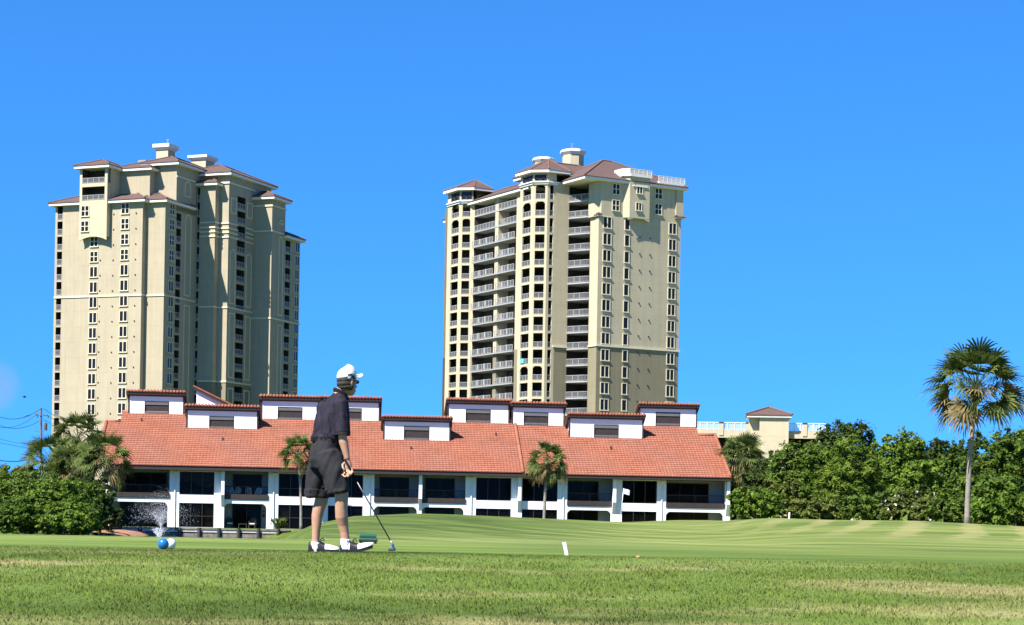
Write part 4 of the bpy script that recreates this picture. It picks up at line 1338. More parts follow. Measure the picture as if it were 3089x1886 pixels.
def glazed(root, ua_, ub_, v, z0, z1, nlights, rail_z=None, name='window', curtain=None, reflection=False):
    """a dark framed glazed opening with nlights panes side by side"""
    f = MB(); t = .06
    f.box(ua_, ub_, v - .05, v + .05, z0, z0 + t); f.box(ua_, ub_, v - .05, v + .05, z1 - t, z1)
    for i in range(nlights + 1):
        x = ua_ + t / 2 + (ub_ - ua_ - t) * i / nlights
        f.box(x - t / 2, x + t / 2, v - .048, v + .048, z0 + t, z1 - t)
    if rail_z: f.box(ua_ + t, ub_ - t, v - .04, v + .04, rail_z - .03, rail_z + .03)
    o = f.build(name, M['bronze'], root)
    g = MB(); g.quad((ua_ + .02, v + .02, z0), (ub_ - .02, v + .02, z0), (ub_ - .02, v + .02, z1), (ua_ + .02, v + .02, z1))
    g.build('pane', M['glass_clear'], o)
    b = MB(); b.quad((ua_ + .01, v + .45, z0 - .02), (ub_ - .01, v + .45, z0 - .02), (ub_ - .01, v + .45, z1 + .02), (ua_ + .01, v + .45, z1 + .02))
    b.build('room', M['bk'], o)
    if reflection:  # tan and brown shapes behind the glass paint a reflection in it
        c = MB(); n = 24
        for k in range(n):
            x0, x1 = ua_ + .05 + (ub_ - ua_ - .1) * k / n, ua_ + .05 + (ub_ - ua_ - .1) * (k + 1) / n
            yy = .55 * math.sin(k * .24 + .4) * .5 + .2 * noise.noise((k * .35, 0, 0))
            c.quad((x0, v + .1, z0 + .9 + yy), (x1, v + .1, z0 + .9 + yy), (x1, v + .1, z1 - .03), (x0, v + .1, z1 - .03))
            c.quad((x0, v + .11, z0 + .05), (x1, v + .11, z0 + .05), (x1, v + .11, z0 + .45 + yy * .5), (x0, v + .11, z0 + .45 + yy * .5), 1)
        c.build('painted_reflection', [mat('tan_reflection', (.62, .47, .26), .9, .1, 3), mat('brown_reflection', (.25, .12, .06), .9, .2, 3)], o)
    if curtain:
        c = MB()
        for a0, a1 in curtain:
            n = max(4, int((a1 - a0) * (ub_ - ua_) / .07))
            xs = [ua_ + (ub_ - ua_) * (a0 + (a1 - a0) * i / n) for i in range(n + 1)]
            for i in range(n):
                y0_, y1_ = v + .16 + .04 * (i % 2), v + .16 + .04 * ((i + 1) % 2)
                c.quad((xs[i], y0_, z0 + .05), (xs[i + 1], y1_, z0 + .05), (xs[i + 1], y1_, z1 - .02), (xs[i], y0_, z1 - .02))
        c.build('curtain', M['curtain'], o)
    return o
mg, N, L, B = new_mat('clear_dark_glass')
B.inputs['Base Color'].default_value = (.006, .006, .006, 1); B.inputs['Roughness'].default_value = .03; B.inputs['Specular IOR Level'].default_value = .12
trn = N.new('ShaderNodeBsdfTransparent'); trn.inputs['Color'].default_value = (.26, .25, .24, 1)
ms = N.new('ShaderNodeMixShader'); ms.inputs[0].default_value = .60
L.new(B.outputs[0], ms.inputs[1]); L.new(trn.outputs[0], ms.inputs[2]); L.new(ms.outputs[0], N['Material Output'].inputs['Surface'])
M['glass_clear'] = mg
for i, (kind, ua_, ub_) in enumerate(UB):
    w = ub_ - ua_
    if kind == 'w':
        glazed(ct, ua_, ub_, .1, 2.72, ZT_ - .10, 3, None if i != 3 else 3.4, reflection=(i == 1))
        cur = {1: [(0, .25), (.38, .6), (.72, 1)], 3: [(0, .34)], 7: [(.02, .18), (.72, .97)], 8: [(.05, .25), (.7, 1)], 10: [(.36, .47), (.51, .64)]}.get(i)
        glazed(ct, ua_, ub_, .1, .02, Zb0 - .02, 3, .95 if i in (1, 3) else None, curtain=cur)
    else:
        m_ = {0: (.13, .92), 2: (.16, .83), 5: (.13, .80), 6: (.10, .78), 9: (.07, .75), 11: (.05, .79)}[i]
        n_ = {0: 3, 11: 3}.get(i, 2)
        glazed(ct, ua_ + w * m_[0], ua_ + w * m_[1], REC - .07, Zd0 + .14, ZT_ - .2, n_, name='sliding_door')
        glazed(ct, ua_ + w * m_[0], ua_ + w * m_[1], REC - .07, 0.0, Zb0 + .0, n_, name='sliding_door', curtain=[(0.01, .99)] if i in (2,) else ([(0, .45), (.5, .8)] if i == 0 else None))
        rl = MB(); x0, x1 = ua_ + .03, ub_ - .03
        rl.box(x0, x1, .06, .14, Zd0 + 1.05, Zd0 + 1.12)
        for k in range(int((x1 - x0) / .13) + 1):
            x = x0 + .13 * k
            rl.box(x - .012, x + .012, .09, .115, Zd1, Zd0 + 1.06)
        for k in range(3):
            x = x0 + (x1 - x0) * k / 2
            rl.box(x - .04, x + .04, .05, .13, Zd1, Zd0 + 1.05)
        r_ = rl.build('balcony_railing', M['brown'], ct)
        fb = MB(); fb.box(ua_ - .02, ub_ + .02, -.10, .17, Zd1 - .40, Zd1); fb.build('deck_board', M['brown'], r_)
# rain pipes on the piers and small lamps under the eave
for px in (528, 826, 1116, 1422, 1700, 1997):
    u = CT.U(px, 1480, 0)
    pipe = MB(); lamp = MB()
    pipe.tube([(u, -.06, 0), (u, -.06, 3.75)], .05, 8)
    pipe.tube([(u + .06, -.05, 3.75), (u + .06, -.05, ZT_ - .1)], .03, 6)
    lamp.ball((u, -.16, ZT_ - .15), (.09, .09, .14), 8, 6)
    pipe.build('rain_pipe', M['white'], ct); lamp.build('wall_lamp', M['chair_white'], ct)
# wall boxes seen on the lower recess
bx = MB(); u = CT.U(795, 1560, REC)
bx.box(u - .09, u + .09, REC - .12, REC - .01, .95, 1.25); bx.box(u - .07, u + .07, REC - .12, REC - .01, 1.4, 1.52); build_split(bx, 'meter_box', M['bronze'], ct)

# dormers: front wall, roller shaded window, capped shed roof falling away behind
def dormer(x0, x1, ytop, ybot, wx0, wx1, wy0, wy1, depth=6.5):
    u, v, z = CT.hit((x0 + x1) / 2, ybot, VE, ZEV, K)
    if v > vRid: v = vRid - .15; z = ZEV + K * (v - VE)
    a, b = CT.U(x0, ytop, v) + .22, CT.U(x1, ytop, v) - .22
    zt = CT.Z((x0 + x1) / 2, ytop, u, v - .3) - .34
    z0 = z - .12
    w0, w1 = CT.U(wx0, wy0, v), CT.U(wx1, wy0, v)
    zw1, zw0 = CT.Z((wx0 + wx1) / 2, wy0, u, v), max(CT.Z((wx0 + wx1) / 2, wy1, u, v), z + .03)
    kk = .45
    wl_ = MB()
    wall_grid(wl_, (a, v), (b, v), z0, zt, [(w0 - a, w1 - a, zw0, zw1)], .12, back=False)
    for x, fl_ in ((a, -1), (b, 1)):
        zlow = zt - kk * depth
        pts = [(x, v, z0), (x, v + depth, min(z0, zlow - .1) - 2), (x, v + depth, zlow), (x, v, zt)]
        wl_.poly(pts if fl_ > 0 else pts[::-1])
    d = wl_.build('dormer', M['white'], ct)
    rf = MB(); o = .22
    vf = v - .32
    for m_, (dz0, dz1) in ((1, (.0, .22)), (0, (.225, .34))):
        e = .0 if m_ else .05
        p = [(a - o - e, vf - e, zt + dz0 + .14), (b + o + e, vf - e, zt + dz0 + .14), (b + o + e, v + depth, zt + dz0 - kk * depth), (a - o - e, v + depth, zt + dz0 - kk * depth)]
        q = [(x, y, zz + (dz1 - dz0)) for x, y, zz in p]
        rf.hexa(p, q, m_)
    # rounded tiles along the front edge
    n = int((b - a + 2 * o) / .27)
    for i in range(n):
        x = a - o + (b - a + 2 * o) * (i + .5) / n
        rf.tube([(x, vf - .1, zt + .50), (x, vf + 1.2, zt + .50 - kk * .9)], .11, 6, 0)
    rf.build('dormer_roof', [M['tile'], M['brown']], d)
    # dark corner trim
    tr = MB()
    tr.box(b - .02, b + .1, v - .04, v + .10, z0, zt); tr.box(a - .1, a + .02, v - .04, v + .10, z0, zt)
    build_split(tr, 'corner_board', M['brown'], d)
    # grey flashing at the foot of the window
    wn_ = MB(); t = .05
    wn_.box(w0, w1, v - .03, v + .08, zw0, zw0 + t); wn_.box(w0, w1, v - .03, v + .08, zw1 - t, zw1)
    wn_.box(w0, w0 + t, v - .03, v + .08, zw0 + t, zw1 - t); wn_.box(w1 - t, w1, v - .03, v + .08, zw0 + t, zw1 - t)
    wo = wn_.build('window', M['bronze'], d)
    hh = zw1 - zw0
    g = MB(); g.quad((w0, v + .05, zw0), (w1, v + .05, zw0), (w1, v + .05, zw1), (w0, v + .05, zw1)); g.build('pane', M['brown'], wo)
    s_ = MB(); s_.box(w0 + t, w1 - t, v - .01, v + .03, zw1 - t - hh * .24, zw1 - t - .003); s_.box(w0 + t, w1 - t, v - .02, v + .03, zw0 + t + .003, zw0 + t + hh * .14)
    build_split(s_, 'shade', M['shade'], wo)
    return u, v, z, zt
DORM = [(383, 561, 1184, 1250.5, 436.5, 510, 1211, 1249), (558, 784, 1228, 1295, 631, 706, 1256, 1296),
        (783, 968, 1199, 1268, 838, 912, 1228, 1268), (965, 1151, 1202, 1271, 1017, 1091, 1231, 1270),
        (1152, 1364, 1261, 1330, 1218.6, 1295, 1286, 1330), (1346, 1542, 1209, 1277, 1405, 1480, 1235, 1277),
        (1540, 1708, 1219, 1284, 1580, 1654, 1244, 1284), (1712, 1946, 1253, 1321, 1792, 1866, 1281, 1321),
        (1924, 2108, 1222, 1286, 1978, 2052, 1244, 1286)]
for d in DORM: print('dormer', [round(x, 2) for x in dormer(*d)])
# a clerestory seen side-on behind the front row
v = vRid + 7
ua_, ub_ = CT.U(593, 1181, v), CT.U(716, 1230, v)
z1, z0 = CT.Z(593, 1178, ua_, v), CT.Z(716, 1240, ub_, v)
mb = MB()
for vv, fl_ in ((v, 1), (v + 5, -1)):
    pts = [(ua_, vv, zRid - 3), (ub_, vv, zRid - 3), (ub_, vv, z0), (ua_, vv, z1)]
    mb.poly(pts[::fl_])
mb.quad((ua_, v + 5, zRid - 3), (ua_, v, zRid - 3), (ua_, v, z1), (ua_, v + 5, z1))
d = mb.build('dormer', M['white'], ct)
mb = MB()
s_ = (z0 - z1) / (ub_ - ua_)
mb.hexa([(ua_ - .25, v - .3, z1 - .25 * s_), (ub_ + .2, v - .3, z0 + .2 * s_), (ub_ + .2, v + 5.3, z0 + .2 * s_), (ua_ - .25, v + 5.3, z1 - .25 * s_)],
        [(ua_ - .25, v - .3, z1 - .25 * s_ + .22), (ub_ + .2, v - .3, z0 + .2 * s_ + .22), (ub_ + .2, v + 5.3, z0 + .2 * s_ + .22), (ua_ - .25, v + 5.3, z1 - .25 * s_ + .22)], 1)
mb.hexa([(ua_ - .3, v - .36, z1 - .25 * s_ + .225), (ub_ + .25, v - .36, z0 + .2 * s_ + .225), (ub_ + .25, v + 5.36, z0 + .2 * s_ + .225), (ua_ - .3, v + 5.36, z1 - .25 * s_ + .225)],
        [(ua_ - .3, v - .36, z1 - .25 * s_ + .36), (ub_ + .25, v - .36, z0 + .2 * s_ + .36), (ub_ + .25, v + 5.36, z0 + .2 * s_ + .36), (ua_ - .3, v + 5.36, z1 - .25 * s_ + .36)], 0)
mb.build('dormer_roof', [M['tile'], M['brown']], d)

# ---------------------------------------------------------------- patio and balcony furniture
def place_ct(o, u, v, z, deg=0):
    o.location = (CT.ox + u * CT.c - v * CT.s, CT.oy + u * CT.s + v * CT.c, z)
    o.rotation_euler = (0, 0, CT.a + R(deg))
def chair_mesh(kind):
    mb = MB()
    if kind == 'white':
        mb.box(-.25, .25, -.24, .24, .40, .45)
        for x in (-.23, .23):
            for y in (-.22, .22): mb.bar((x, y, 0), (x * .95, y * .95, .41), .045, .045)
            mb.bar((x, -.24, .64), (x, .26, .66), .05, .035); mb.bar((x, -.22, .44), (x, -.22, .64), .04, .04)
        n = 7
        for i in range(n):
            x = -.2 + .4 * i / (n - 1); mb.bar((x, .24, .44), (x * 1.05, .33, .80 + .07 * math.cos(x * 6)), .035, .02)
        mb.tube([(-.24, .25, .44), (-.25, .31, .72), (-.16, .34, .86), (0, .345, .9), (.16, .34, .86), (.25, .31, .72), (.24, .25, .44)], .025, 6)
        return mb.mesh('chair', M['chair_white'])
    mb.box(-.28, .28, -.26, .28, .30, .38); mb.box(-.25, .25, -.25, .22, .385, .47, 1)
    for x in (-.26, .26):
        for y in (-.24, .26): mb.bar((x, y, 0), (x, y, .31), .06, .06)
        mb.tube([(x, -.26, .32), (x, -.27, .58), (x, -.1, .63), (x, .26, .64)], .04, 6)
    mb.tube([(-.29, .26, .36), (-.3, .32, .66), (-.2, .36, .84), (0, .37, .89), (.2, .36, .84), (.3, .32, .66), (.29, .26, .36)], .045, 6)
    mb.hexa([(-.27, .28, .38), (.27, .28, .38), (.27, .34, .38), (-.27, .34, .38)], [(-.2, .33, .84), (.2, .33, .84), (.2, .38, .84), (-.2, .38, .84)])
    return mb.mesh('chair', [M['wicker'], M['cushion']])
cw = chair_mesh('white')
WL = ['white plastic chair turned sideways by the wall at the left end of the balcony row', 'white plastic armchair behind the railing, second from the left on its balcony',
      'white plastic chair behind the railing beside the glass door frame, third in its row', 'white plastic chair nearest the right wall of the balcony']
for px, dg, lb in zip((689, 715, 750, 779), (70, 165, 185, 170), WL):
    o = mesh_obj('chair', cw); tag(o, lb, 'chair', 'white chairs on the balcony'); place_ct(o, CT.U(px, 1490, .75), .75, Zd0 + .12, dg + 180)
cd = chair_mesh('dark')
for px, lb, dg in ((692, 'dark wicker armchair with pale cushion by the left patio wall', 10), (762, 'dark wicker armchair with pale cushion beside the low patio table', -12)):
    o = mesh_obj('patio_chair', cd); tag(o, lb, 'chair', 'wicker chairs on the patio'); place_ct(o, CT.U(px, 1580, .9), .9, -.02, dg)
mb = MB(); mb.box(-.35, .35, -.25, .25, .36, .41)
for x in (-.32, .32):
    for y in (-.22, .22): mb.bar((x, y, 0), (x, y, .37), .05, .05)
o = mb.build('patio_table', M['wicker']); tag(o, 'low dark side table between the two wicker patio chairs', 'table'); place_ct(o, CT.U(732, 1585, .9), .9, -.02)
# darker chairs behind the rails of the middle balconies
cb_ = chair_mesh('white').copy(); cb_.materials[0] = M['wicker']
for px, dg, lb in ((1168, 180, 'dark slatted chair at the left of the open middle balcony'), (1194, 175, 'dark slatted chair in the centre of the open middle balcony'),
                   (1218, 190, 'dark slatted chair at the right of the open middle balcony'), (1342, 170, 'dark slatted chair in front of the reflecting balcony door')):
    o = mesh_obj('chair', cb_); tag(o, lb, 'chair', 'dark chairs on the middle balconies'); place_ct(o, CT.U(px, 1490, 1.0), 1.0, Zd0 + .12, dg + 180)

# ---------------------------------------------------------------- timber wall along the pond
bw0, bw1 = P(362, 1600, 150), P(835, 1600, 150)
root = thing('retaining_wall', 'weathered dark timber retaining wall with posts along the pond edge', 'retaining wall', (bw0.x, 150, 0))
M['old_timber'] = mat('weathered_timber', (.16, .14, .12), .95, .4, 4, .5, 16)
M['wet_timber'] = mat('dark_wet_timber', (.035, .03, .025), .8, .4, 4)
Lw = bw1.x - bw0.x + 1
mb = MB(); mb.box(-.4, Lw, -.12, .25, -.12, -.02); mb.build('cap_plank', M['old_timber'], root)
mb = MB(); mb.box(-.3, Lw, .0, .12, -1.4, -.13); mb.build('plank_face', M['wet_timber'], root)
mb = MB()
for i in range(9):
    x = Lw * i / 8.6
    if i < 8: mb.box(x + .15, x + Lw / 8.6 - .12, -.06, -.005, -.31 - .02 * (i % 3), -.15)
build_split(mb, 'waler', mat('bleached_timber', (.42, .40, .35), .95, .3, 5), root)
mb = MB(); mb.box(-.3, Lw, -.05, -.003, -.62, -.42); mb.build('lower_waler', M['old_timber'], root)
for i in range(10):
    x = Lw * i / 8.6
    if x > Lw: break
    t = MB(); t.tube([(x, -.16, -1.5), (x + .02, -.15, .02)], .13, 8); t.build('post', M['wet_timber'], root)

# ---------------------------------------------------------------- fountain in the pond
fx = P(480, 1600, 126)
root = thing('fountain', 'white spray fountain throwing droplets above the pond', 'fountain', (fx.x, 126, -.62))
mwt, N, L, B = new_mat('white_water')
B.inputs['Base Color'].default_value = (.85, .88, .92, 1); B.inputs['Roughness'].default_value = .25
B.inputs['Specular IOR Level'].default_value = .6
M['spray'] = mwt
dv_, df_ = [], []
oct_ = np.array([[1, 0, 0], [-1, 0, 0], [0, 1, 0], [0, -1, 0], [0, 0, 1], [0, 0, -1]], float)
of_ = np.array([[0, 2, 4], [2, 1, 4], [1, 3, 4], [3, 0, 4], [2, 0, 5], [1, 2, 5], [3, 1, 5], [0, 3, 5]])
def drops(n, fn, r0, r1):
    for i in range(n):
        p = fn()
        r = r0 + (r1 - r0) * random.random() ** 2.5
        df_.append(of_ + len(dv_) * 6); dv_.append(oct_ * np.array([r, r, r * (1 + .8 * random.random())]) + np.array(p))
def spray():
    a = random.random() * 2 * math.pi; s = random.random() ** .6
    t = random.random()
    rad = 3.6 * s * t; h = .7 + 4.4 * t * (.55 + .4 * random.random()) - 3.6 * t * t * (.35 + .55 * s)
    return (rad * math.cos(a) * .75 + .1, rad * math.sin(a) * .5, max(0, h) + .3 * (random.random() - .5))
def foam():
    a = random.random() * 2 * math.pi; s = random.random() ** .5; z = random.random()
    return ((.10 + .50 * z * (.8 + .3 * math.sin(a * 7))) * s * math.cos(a), .3 * s * math.sin(a), z * .62)
drops(4200, spray, .004, .015)
sp_me = np_mesh('spray', np.concatenate(dv_), np.concatenate(df_), [M['spray']], k=3); mesh_obj('spray', sp_me, root)
dv_, df_ = [], []
drops(1000, foam, .006, .02)
fo_me = np_mesh('foam', np.concatenate(dv_), np.concatenate(df_), [M['spray']], k=3); mesh_obj('foam', fo_me, root)

# ---------------------------------------------------------------- low building beyond the trees on the right
PT = Frame(2290, 1400, 300, -6)
pt = PT.root('parking_structure', 'beige flat building with white roof railing and small brown-roofed pavilion', 'building', None, 0)
ua_, ub_ = PT.U(2070, 1320, 0), PT.U(2490, 1320, 0)
zt, zb_ = PT.Z(2200, 1297, 0, 0), PT.Z(2200, 1316, 0, 0)
mb = MB()
wall_grid(mb, (ua_, 0), (ub_, 0), 0, zt - 1.0, [(1, ub_ - ua_ - 1, zb_ - 2.4, zb_ - .2), (1, ub_ - ua_ - 1, zb_ - 6.2, zb_ - 3.6)], 3, m=0)
wall_grid(mb, (ua_, 0), (ub_, 0), zt - 1.0, zt, m=0)
wall_grid(mb, (ub_, 0), (ub_, 30), 0, zt); mb.quad((ua_, 0, zt - .9), (ub_, 0, zt - .9), (ub_, 30, zt - .9), (ua_, 30, zt - .9))
mb.build('wall', [M['beige'], M['dark_inside']], pt)
pa, pb, pv = PT.U(2291, 1300, -1.2), PT.U(2379, 1300, -1.2), -1.2
pz = PT.Z(2330, 1260, pa, pv)
mb = MB(); wall_grid(mb, (pa, pv), (pb, pv), 0, pz); wall_grid(mb, (pa, pv + 6), (pa, pv), 0, pz); wall_grid(mb, (pb, pv), (pb, pv + 6), 0, pz)
p2 = PT.U(2258, 1300, 0); wall_grid(mb, (p2, -.3), (pa, -.3), 0, pz)
mb.build('pavilion_wall', M['beige'], pt)
hip_roof(pt, p2 + .1, pb, pv, pv + 6, pz, .4, .38, .42)
mb = MB(); railing(mb, (ua_, .1), (p2, .1), zt, 1.15, post=1.0, pick=.3); mb.build('roof_railing', M['fascia'], pt); mb = MB(); railing(mb, (pb, .1), (ub_, .1), zt, 1.15, post=1.0, pick=.3)
mb.build('roof_railing', M['fascia'], pt)
for px in (2176, 2257, 2428):
    u = PT.U(px, 1290, -.1); t = MB(); t.box(u - .32, u + .32, -.12, .5, zt - .8, zt + 1.05); p_ = t.build('roof_pier', M['beige'], pt)
    t = MB(); t.box(u - .38, u + .38, -.18, .56, zt + 1.05, zt + 1.2); t.build('pier_cap', M['bronze'], p_)
g, N, L, B = new_mat('pale_glass_screen')
B.inputs['Base Color'].default_value = (.5, .62, .7, 1); B.inputs['Roughness'].default_value = .1; B.inputs['Alpha'].default_value = .45
t = MB(); t.quad((ua_, .16, zt + .1), (p2, .16, zt + .1), (p2, .16, zt + 1.1), (ua_, .16, zt + 1.1)); t.quad((pb, .16, zt + .1), (ub_, .16, zt + .1), (ub_, .16, zt + 1.1), (pb, .16, zt + 1.1))
build_split(t, 'glass_screen', g, pt)
# ---------------------------------------------------------------- trees and shrubs
M['bark'] = mat('grey_bark', (.16, .13, .10), .95, .3, 3, .8, 14)
M['palm_bark'] = mat('palm_trunk_bark', (.20, .175, .145), .95, .3, 2.2, .9, 12, mapping=(1, 1, 3))
M['leaf_dark'] = leaf_mat('dark_glossy_leaf', (.015, .031, .006), (.072, .105, .018))
M['leaf_mid'] = leaf_mat('mid_green_leaf', (.028, .060, .007), (.125, .185, .022))
M['leaf_bright'] = leaf_mat('bright_green_leaf', (.042, .082, .009), (.17, .25, .028))
M['leaf_olive'] = leaf_mat('olive_leaf', (.038, .060, .010), (.15, .175, .03), (.22, .12, .05), .03)
M['leaf_flower'] = leaf_mat('flowering_leaf', (.034, .056, .010), (.14, .165, .032), (.8, .72, .68), .045)
M['leaf_pine'] = leaf_mat('pine_needle', (.045, .085, .008), (.15, .21, .026))
M['frond'] = leaf_mat('palm_frond', (.030, .054, .011), (.15, .185, .045), None, 0, .3, 1.5)
M['frond_old'] = leaf_mat('dry_palm_frond', (.075, .06, .026), (.27, .205, .085), None, 0, .25, 1.5)

def crown_mesh(name, seed, lobes, leaf, n_leaf, mat_, flat=.55, needle=False):
    """many small leaves gathered in clumps over a set of ellipsoid lobes (cx, cy, cz, rx, ry, rz)"""
    rg = np.random.default_rng(seed)
    vol = np.array([l[3] * l[5] + l[3] * l[4] for l in lobes]); vol = vol / vol.sum()
    vs = []
    for l, w in zip(lobes, vol):
        k = int(n_leaf * w)
        nc = max(8, int(k / 46))
        d = rg.normal(size=(nc, 3)); d /= np.linalg.norm(d, axis=1)[:, None]
        d[:, 2] = np.where((d[:, 2] < -.2) & (rg.random(nc) < .6), -d[:, 2], d[:, 2])
        rad = .45 + .57 * rg.random(nc) ** .5
        cc = d * rad[:, None]
        cr = (.13 + .16 * rg.random(nc)) * min(1.0, 1.6 / max(.8, l[3])) ** .3
        which = rg.integers(0, nc, k)
        o = rg.normal(size=(k, 3)); o /= np.linalg.norm(o, axis=1)[:, None]
        o[:, 2] = np.where(rg.random(k) < .5, np.abs(o[:, 2]), o[:, 2])
        p = cc[which] + o * (cr[which] * (.35 + .75 * rg.random(k)))[:, None]
        P_ = p * np.array(l[3:6]) + np.array(l[:3])
        nrm = o * .7 + d[which] * .5 + rg.normal(size=(k, 3)) * .5 + np.array([0, 0, .3])
        nrm /= np.linalg.norm(nrm, axis=1)[:, None]
        t = rg.normal(size=(k, 3)); t -= nrm * (t * nrm).sum(1)[:, None]; t /= np.linalg.norm(t, axis=1)[:, None]
        b = np.cross(nrm, t)
        s = leaf * (.55 + .8 * rg.random(k))[:, None]
        wd = flat if not needle else .2
        fold = nrm * s * .12
        vs.append(np.stack([P_ - t * s, P_ + b * s * wd - fold, P_ + t * s, P_ - b * s * wd - fold], 1))
    v = np.concatenate(vs)
    v = v[v[:, :, 2].min(1) > -.25]
    return np_mesh(name, v.reshape(-1, 3), np.arange(len(v) * 4).reshape(-1, 4), [mat_])

def limb_mesh(name, h, r, lobes, seed, m):
    rg = random.Random(seed); mb = MB()
    p = [(0, 0, -.25), (.06 * rg.uniform(-1, 1) * h, .05 * h * rg.uniform(-1, 1), h * .35), (.08 * h * rg.uniform(-1, 1), .05 * h, h * .7)]
    mb.tube(p, [r * 1.25, r, r * .7], 8)
    for l in lobes[:7]:
        q = Vector(p[1]).lerp(Vector(p[2]), rg.random())
        e = Vector(l[:3]); mid = q.lerp(e, .5) + Vector((0, 0, .1 * h))
        mb.tube([q, mid, e], [r * .5, r * .33, r * .12], 6)
    return mb.mesh(name, m)

def tree_at(px0, px1, ytop, ybase, Y, mat_, seed, label, cat='tree', name='tree', group=None, leaf=.115, dens=1.0, nl=12, needle=False, low=.15, base=None, depth=.8, spread=1.2):
    a, b = P(px0, ytop, Y), P(px1, ytop, Y)
    x = (a.x + b.x) / 2; w = (b.x - a.x) / 2
    z0 = gz(x, Y) if base is None else base
    H = a.z * .5 + b.z * .5 - z0
    rg = random.Random(seed)
    lobes = []
    # broad lobes that reach the ground all round, then smaller ones up to a ragged top
    w *= spread
    nlow = 5 if name == 'shrub' else 4
    for i in range(nlow):
        ang = 2 * math.pi * i / nlow + rg.uniform(-.4, .4)
        lobes.append((w * .55 * math.cos(ang), w * depth * .5 * math.sin(ang), H * rg.uniform(.24, .34), w * .46, w * .42, H * .34))
    for i in range(nl):
        ang = i * 2.39996 + rg.uniform(-.5, .5)
        rr = w * rg.uniform(.34, .52)
        lvl = (i + .5) / nl
        reach = (w - rr * .75) * (1 - .12 * lvl ** 2)
        cx = reach * math.cos(ang) * rg.uniform(.7, 1.05); cy = (w * depth - rr * .8) * math.sin(ang)
        rz = min(H * .26, rr * .85) * rg.uniform(.85, 1.15)
        cz = H * .22 + (H * .80 - rz) * lvl ** .8 * rg.uniform(.85, 1.12)
        lobes.append((cx, cy, min(cz, H * 1.03 - rz), rr, rr * .9, rz))
    lobes.append((rg.uniform(-.15, .15) * w, 0, H * .64, w * .78, w * .65, H * .34))
    lobes.append((0, 0, H * .36, w * .9, w * depth * .85, H * .38))
    root = thing(name, label, cat, (x, Y, z0), group)
    root.rotation_euler = (0, 0, 0)
    area = sum(l[3] * (l[4] + l[5]) for l in lobes) * 3.2
    n = int(min(60000, max(2500, dens * area * 1.9 / (leaf * leaf * (1.1 if not needle else .45)))))
    mesh_obj('crown', crown_mesh('crown', seed, lobes, leaf, n, mat_, needle=needle), root)
    mesh_obj('trunk' if name == 'tree' else 'stem', limb_mesh('trunk', H, max(.05, H * .02), lobes, seed, M['bark']), root)
    return root

def frond(rg, vs, old, base, az, el, pet, blade, bend, droop):
    """a fan frond: an arching stalk that ends in a wide fan of stiff leaflets with hanging tips"""
    def dirn(e): return np.array([math.cos(az) * math.cos(e), math.sin(az) * math.cos(e), math.sin(e)])
    side = np.array([-math.sin(az), math.cos(az), 0.0])
    p = base.copy()
    for k in range(4):
        q = p + dirn(el - bend * (k + .5) / 4) * pet / 4
        w0, w1 = .028 - .004 * k, .024 - .004 * k
        vs.append((np.array([p - side * w0, p + side * w0, q + side * w1, q - side * w1]), old))
        p = q
    d = dirn(el - bend * 1.15)
    up = np.cross(side, d); up = up if up[2] > 0 else -up
    ro = rg.uniform(-.95, .95); c_, s_ = math.cos(ro), math.sin(ro)
    side, up = side * c_ + up * s_, up * c_ - side * s_
    n = 17
    nd = np.array([0, 0, -1.0])
    for i in range(n):
        t = (i + .5) / n * 2 - 1
        a = t * 1.9
        L_ = blade * (1 - .28 * abs(t)) * rg.uniform(.85, 1.12)
        e = d * math.cos(a) + side * math.sin(a) + up * .25 * abs(t)
        e = e / np.linalg.norm(e)
        w = .036 * blade / .8
        s2 = np.cross(e, up); s2 /= np.linalg.norm(s2)
        sag = droop * L_ * rg.uniform(.6, 1.4)
        p1 = p + e * L_ * .5 + nd * sag * .08
        p2 = p + e * L_ * .8 + nd * sag * .38
        p3 = p + e * L_ * .97 + nd * sag
        f = up * w * .5
        vs.append((np.array([p - s2 * w * .35, p + s2 * w * .35, p1 + s2 * w + f, p1 - s2 * w + f]), old))
        vs.append((np.array([p1 - s2 * w + f, p1 + s2 * w + f, p2 + s2 * w * .6, p2 - s2 * w * .6]), old))
        vs.append((np.array([p2 - s2 * w * .6, p2 + s2 * w * .6, p3 + s2 * .004, p3 - s2 * .004]), old))

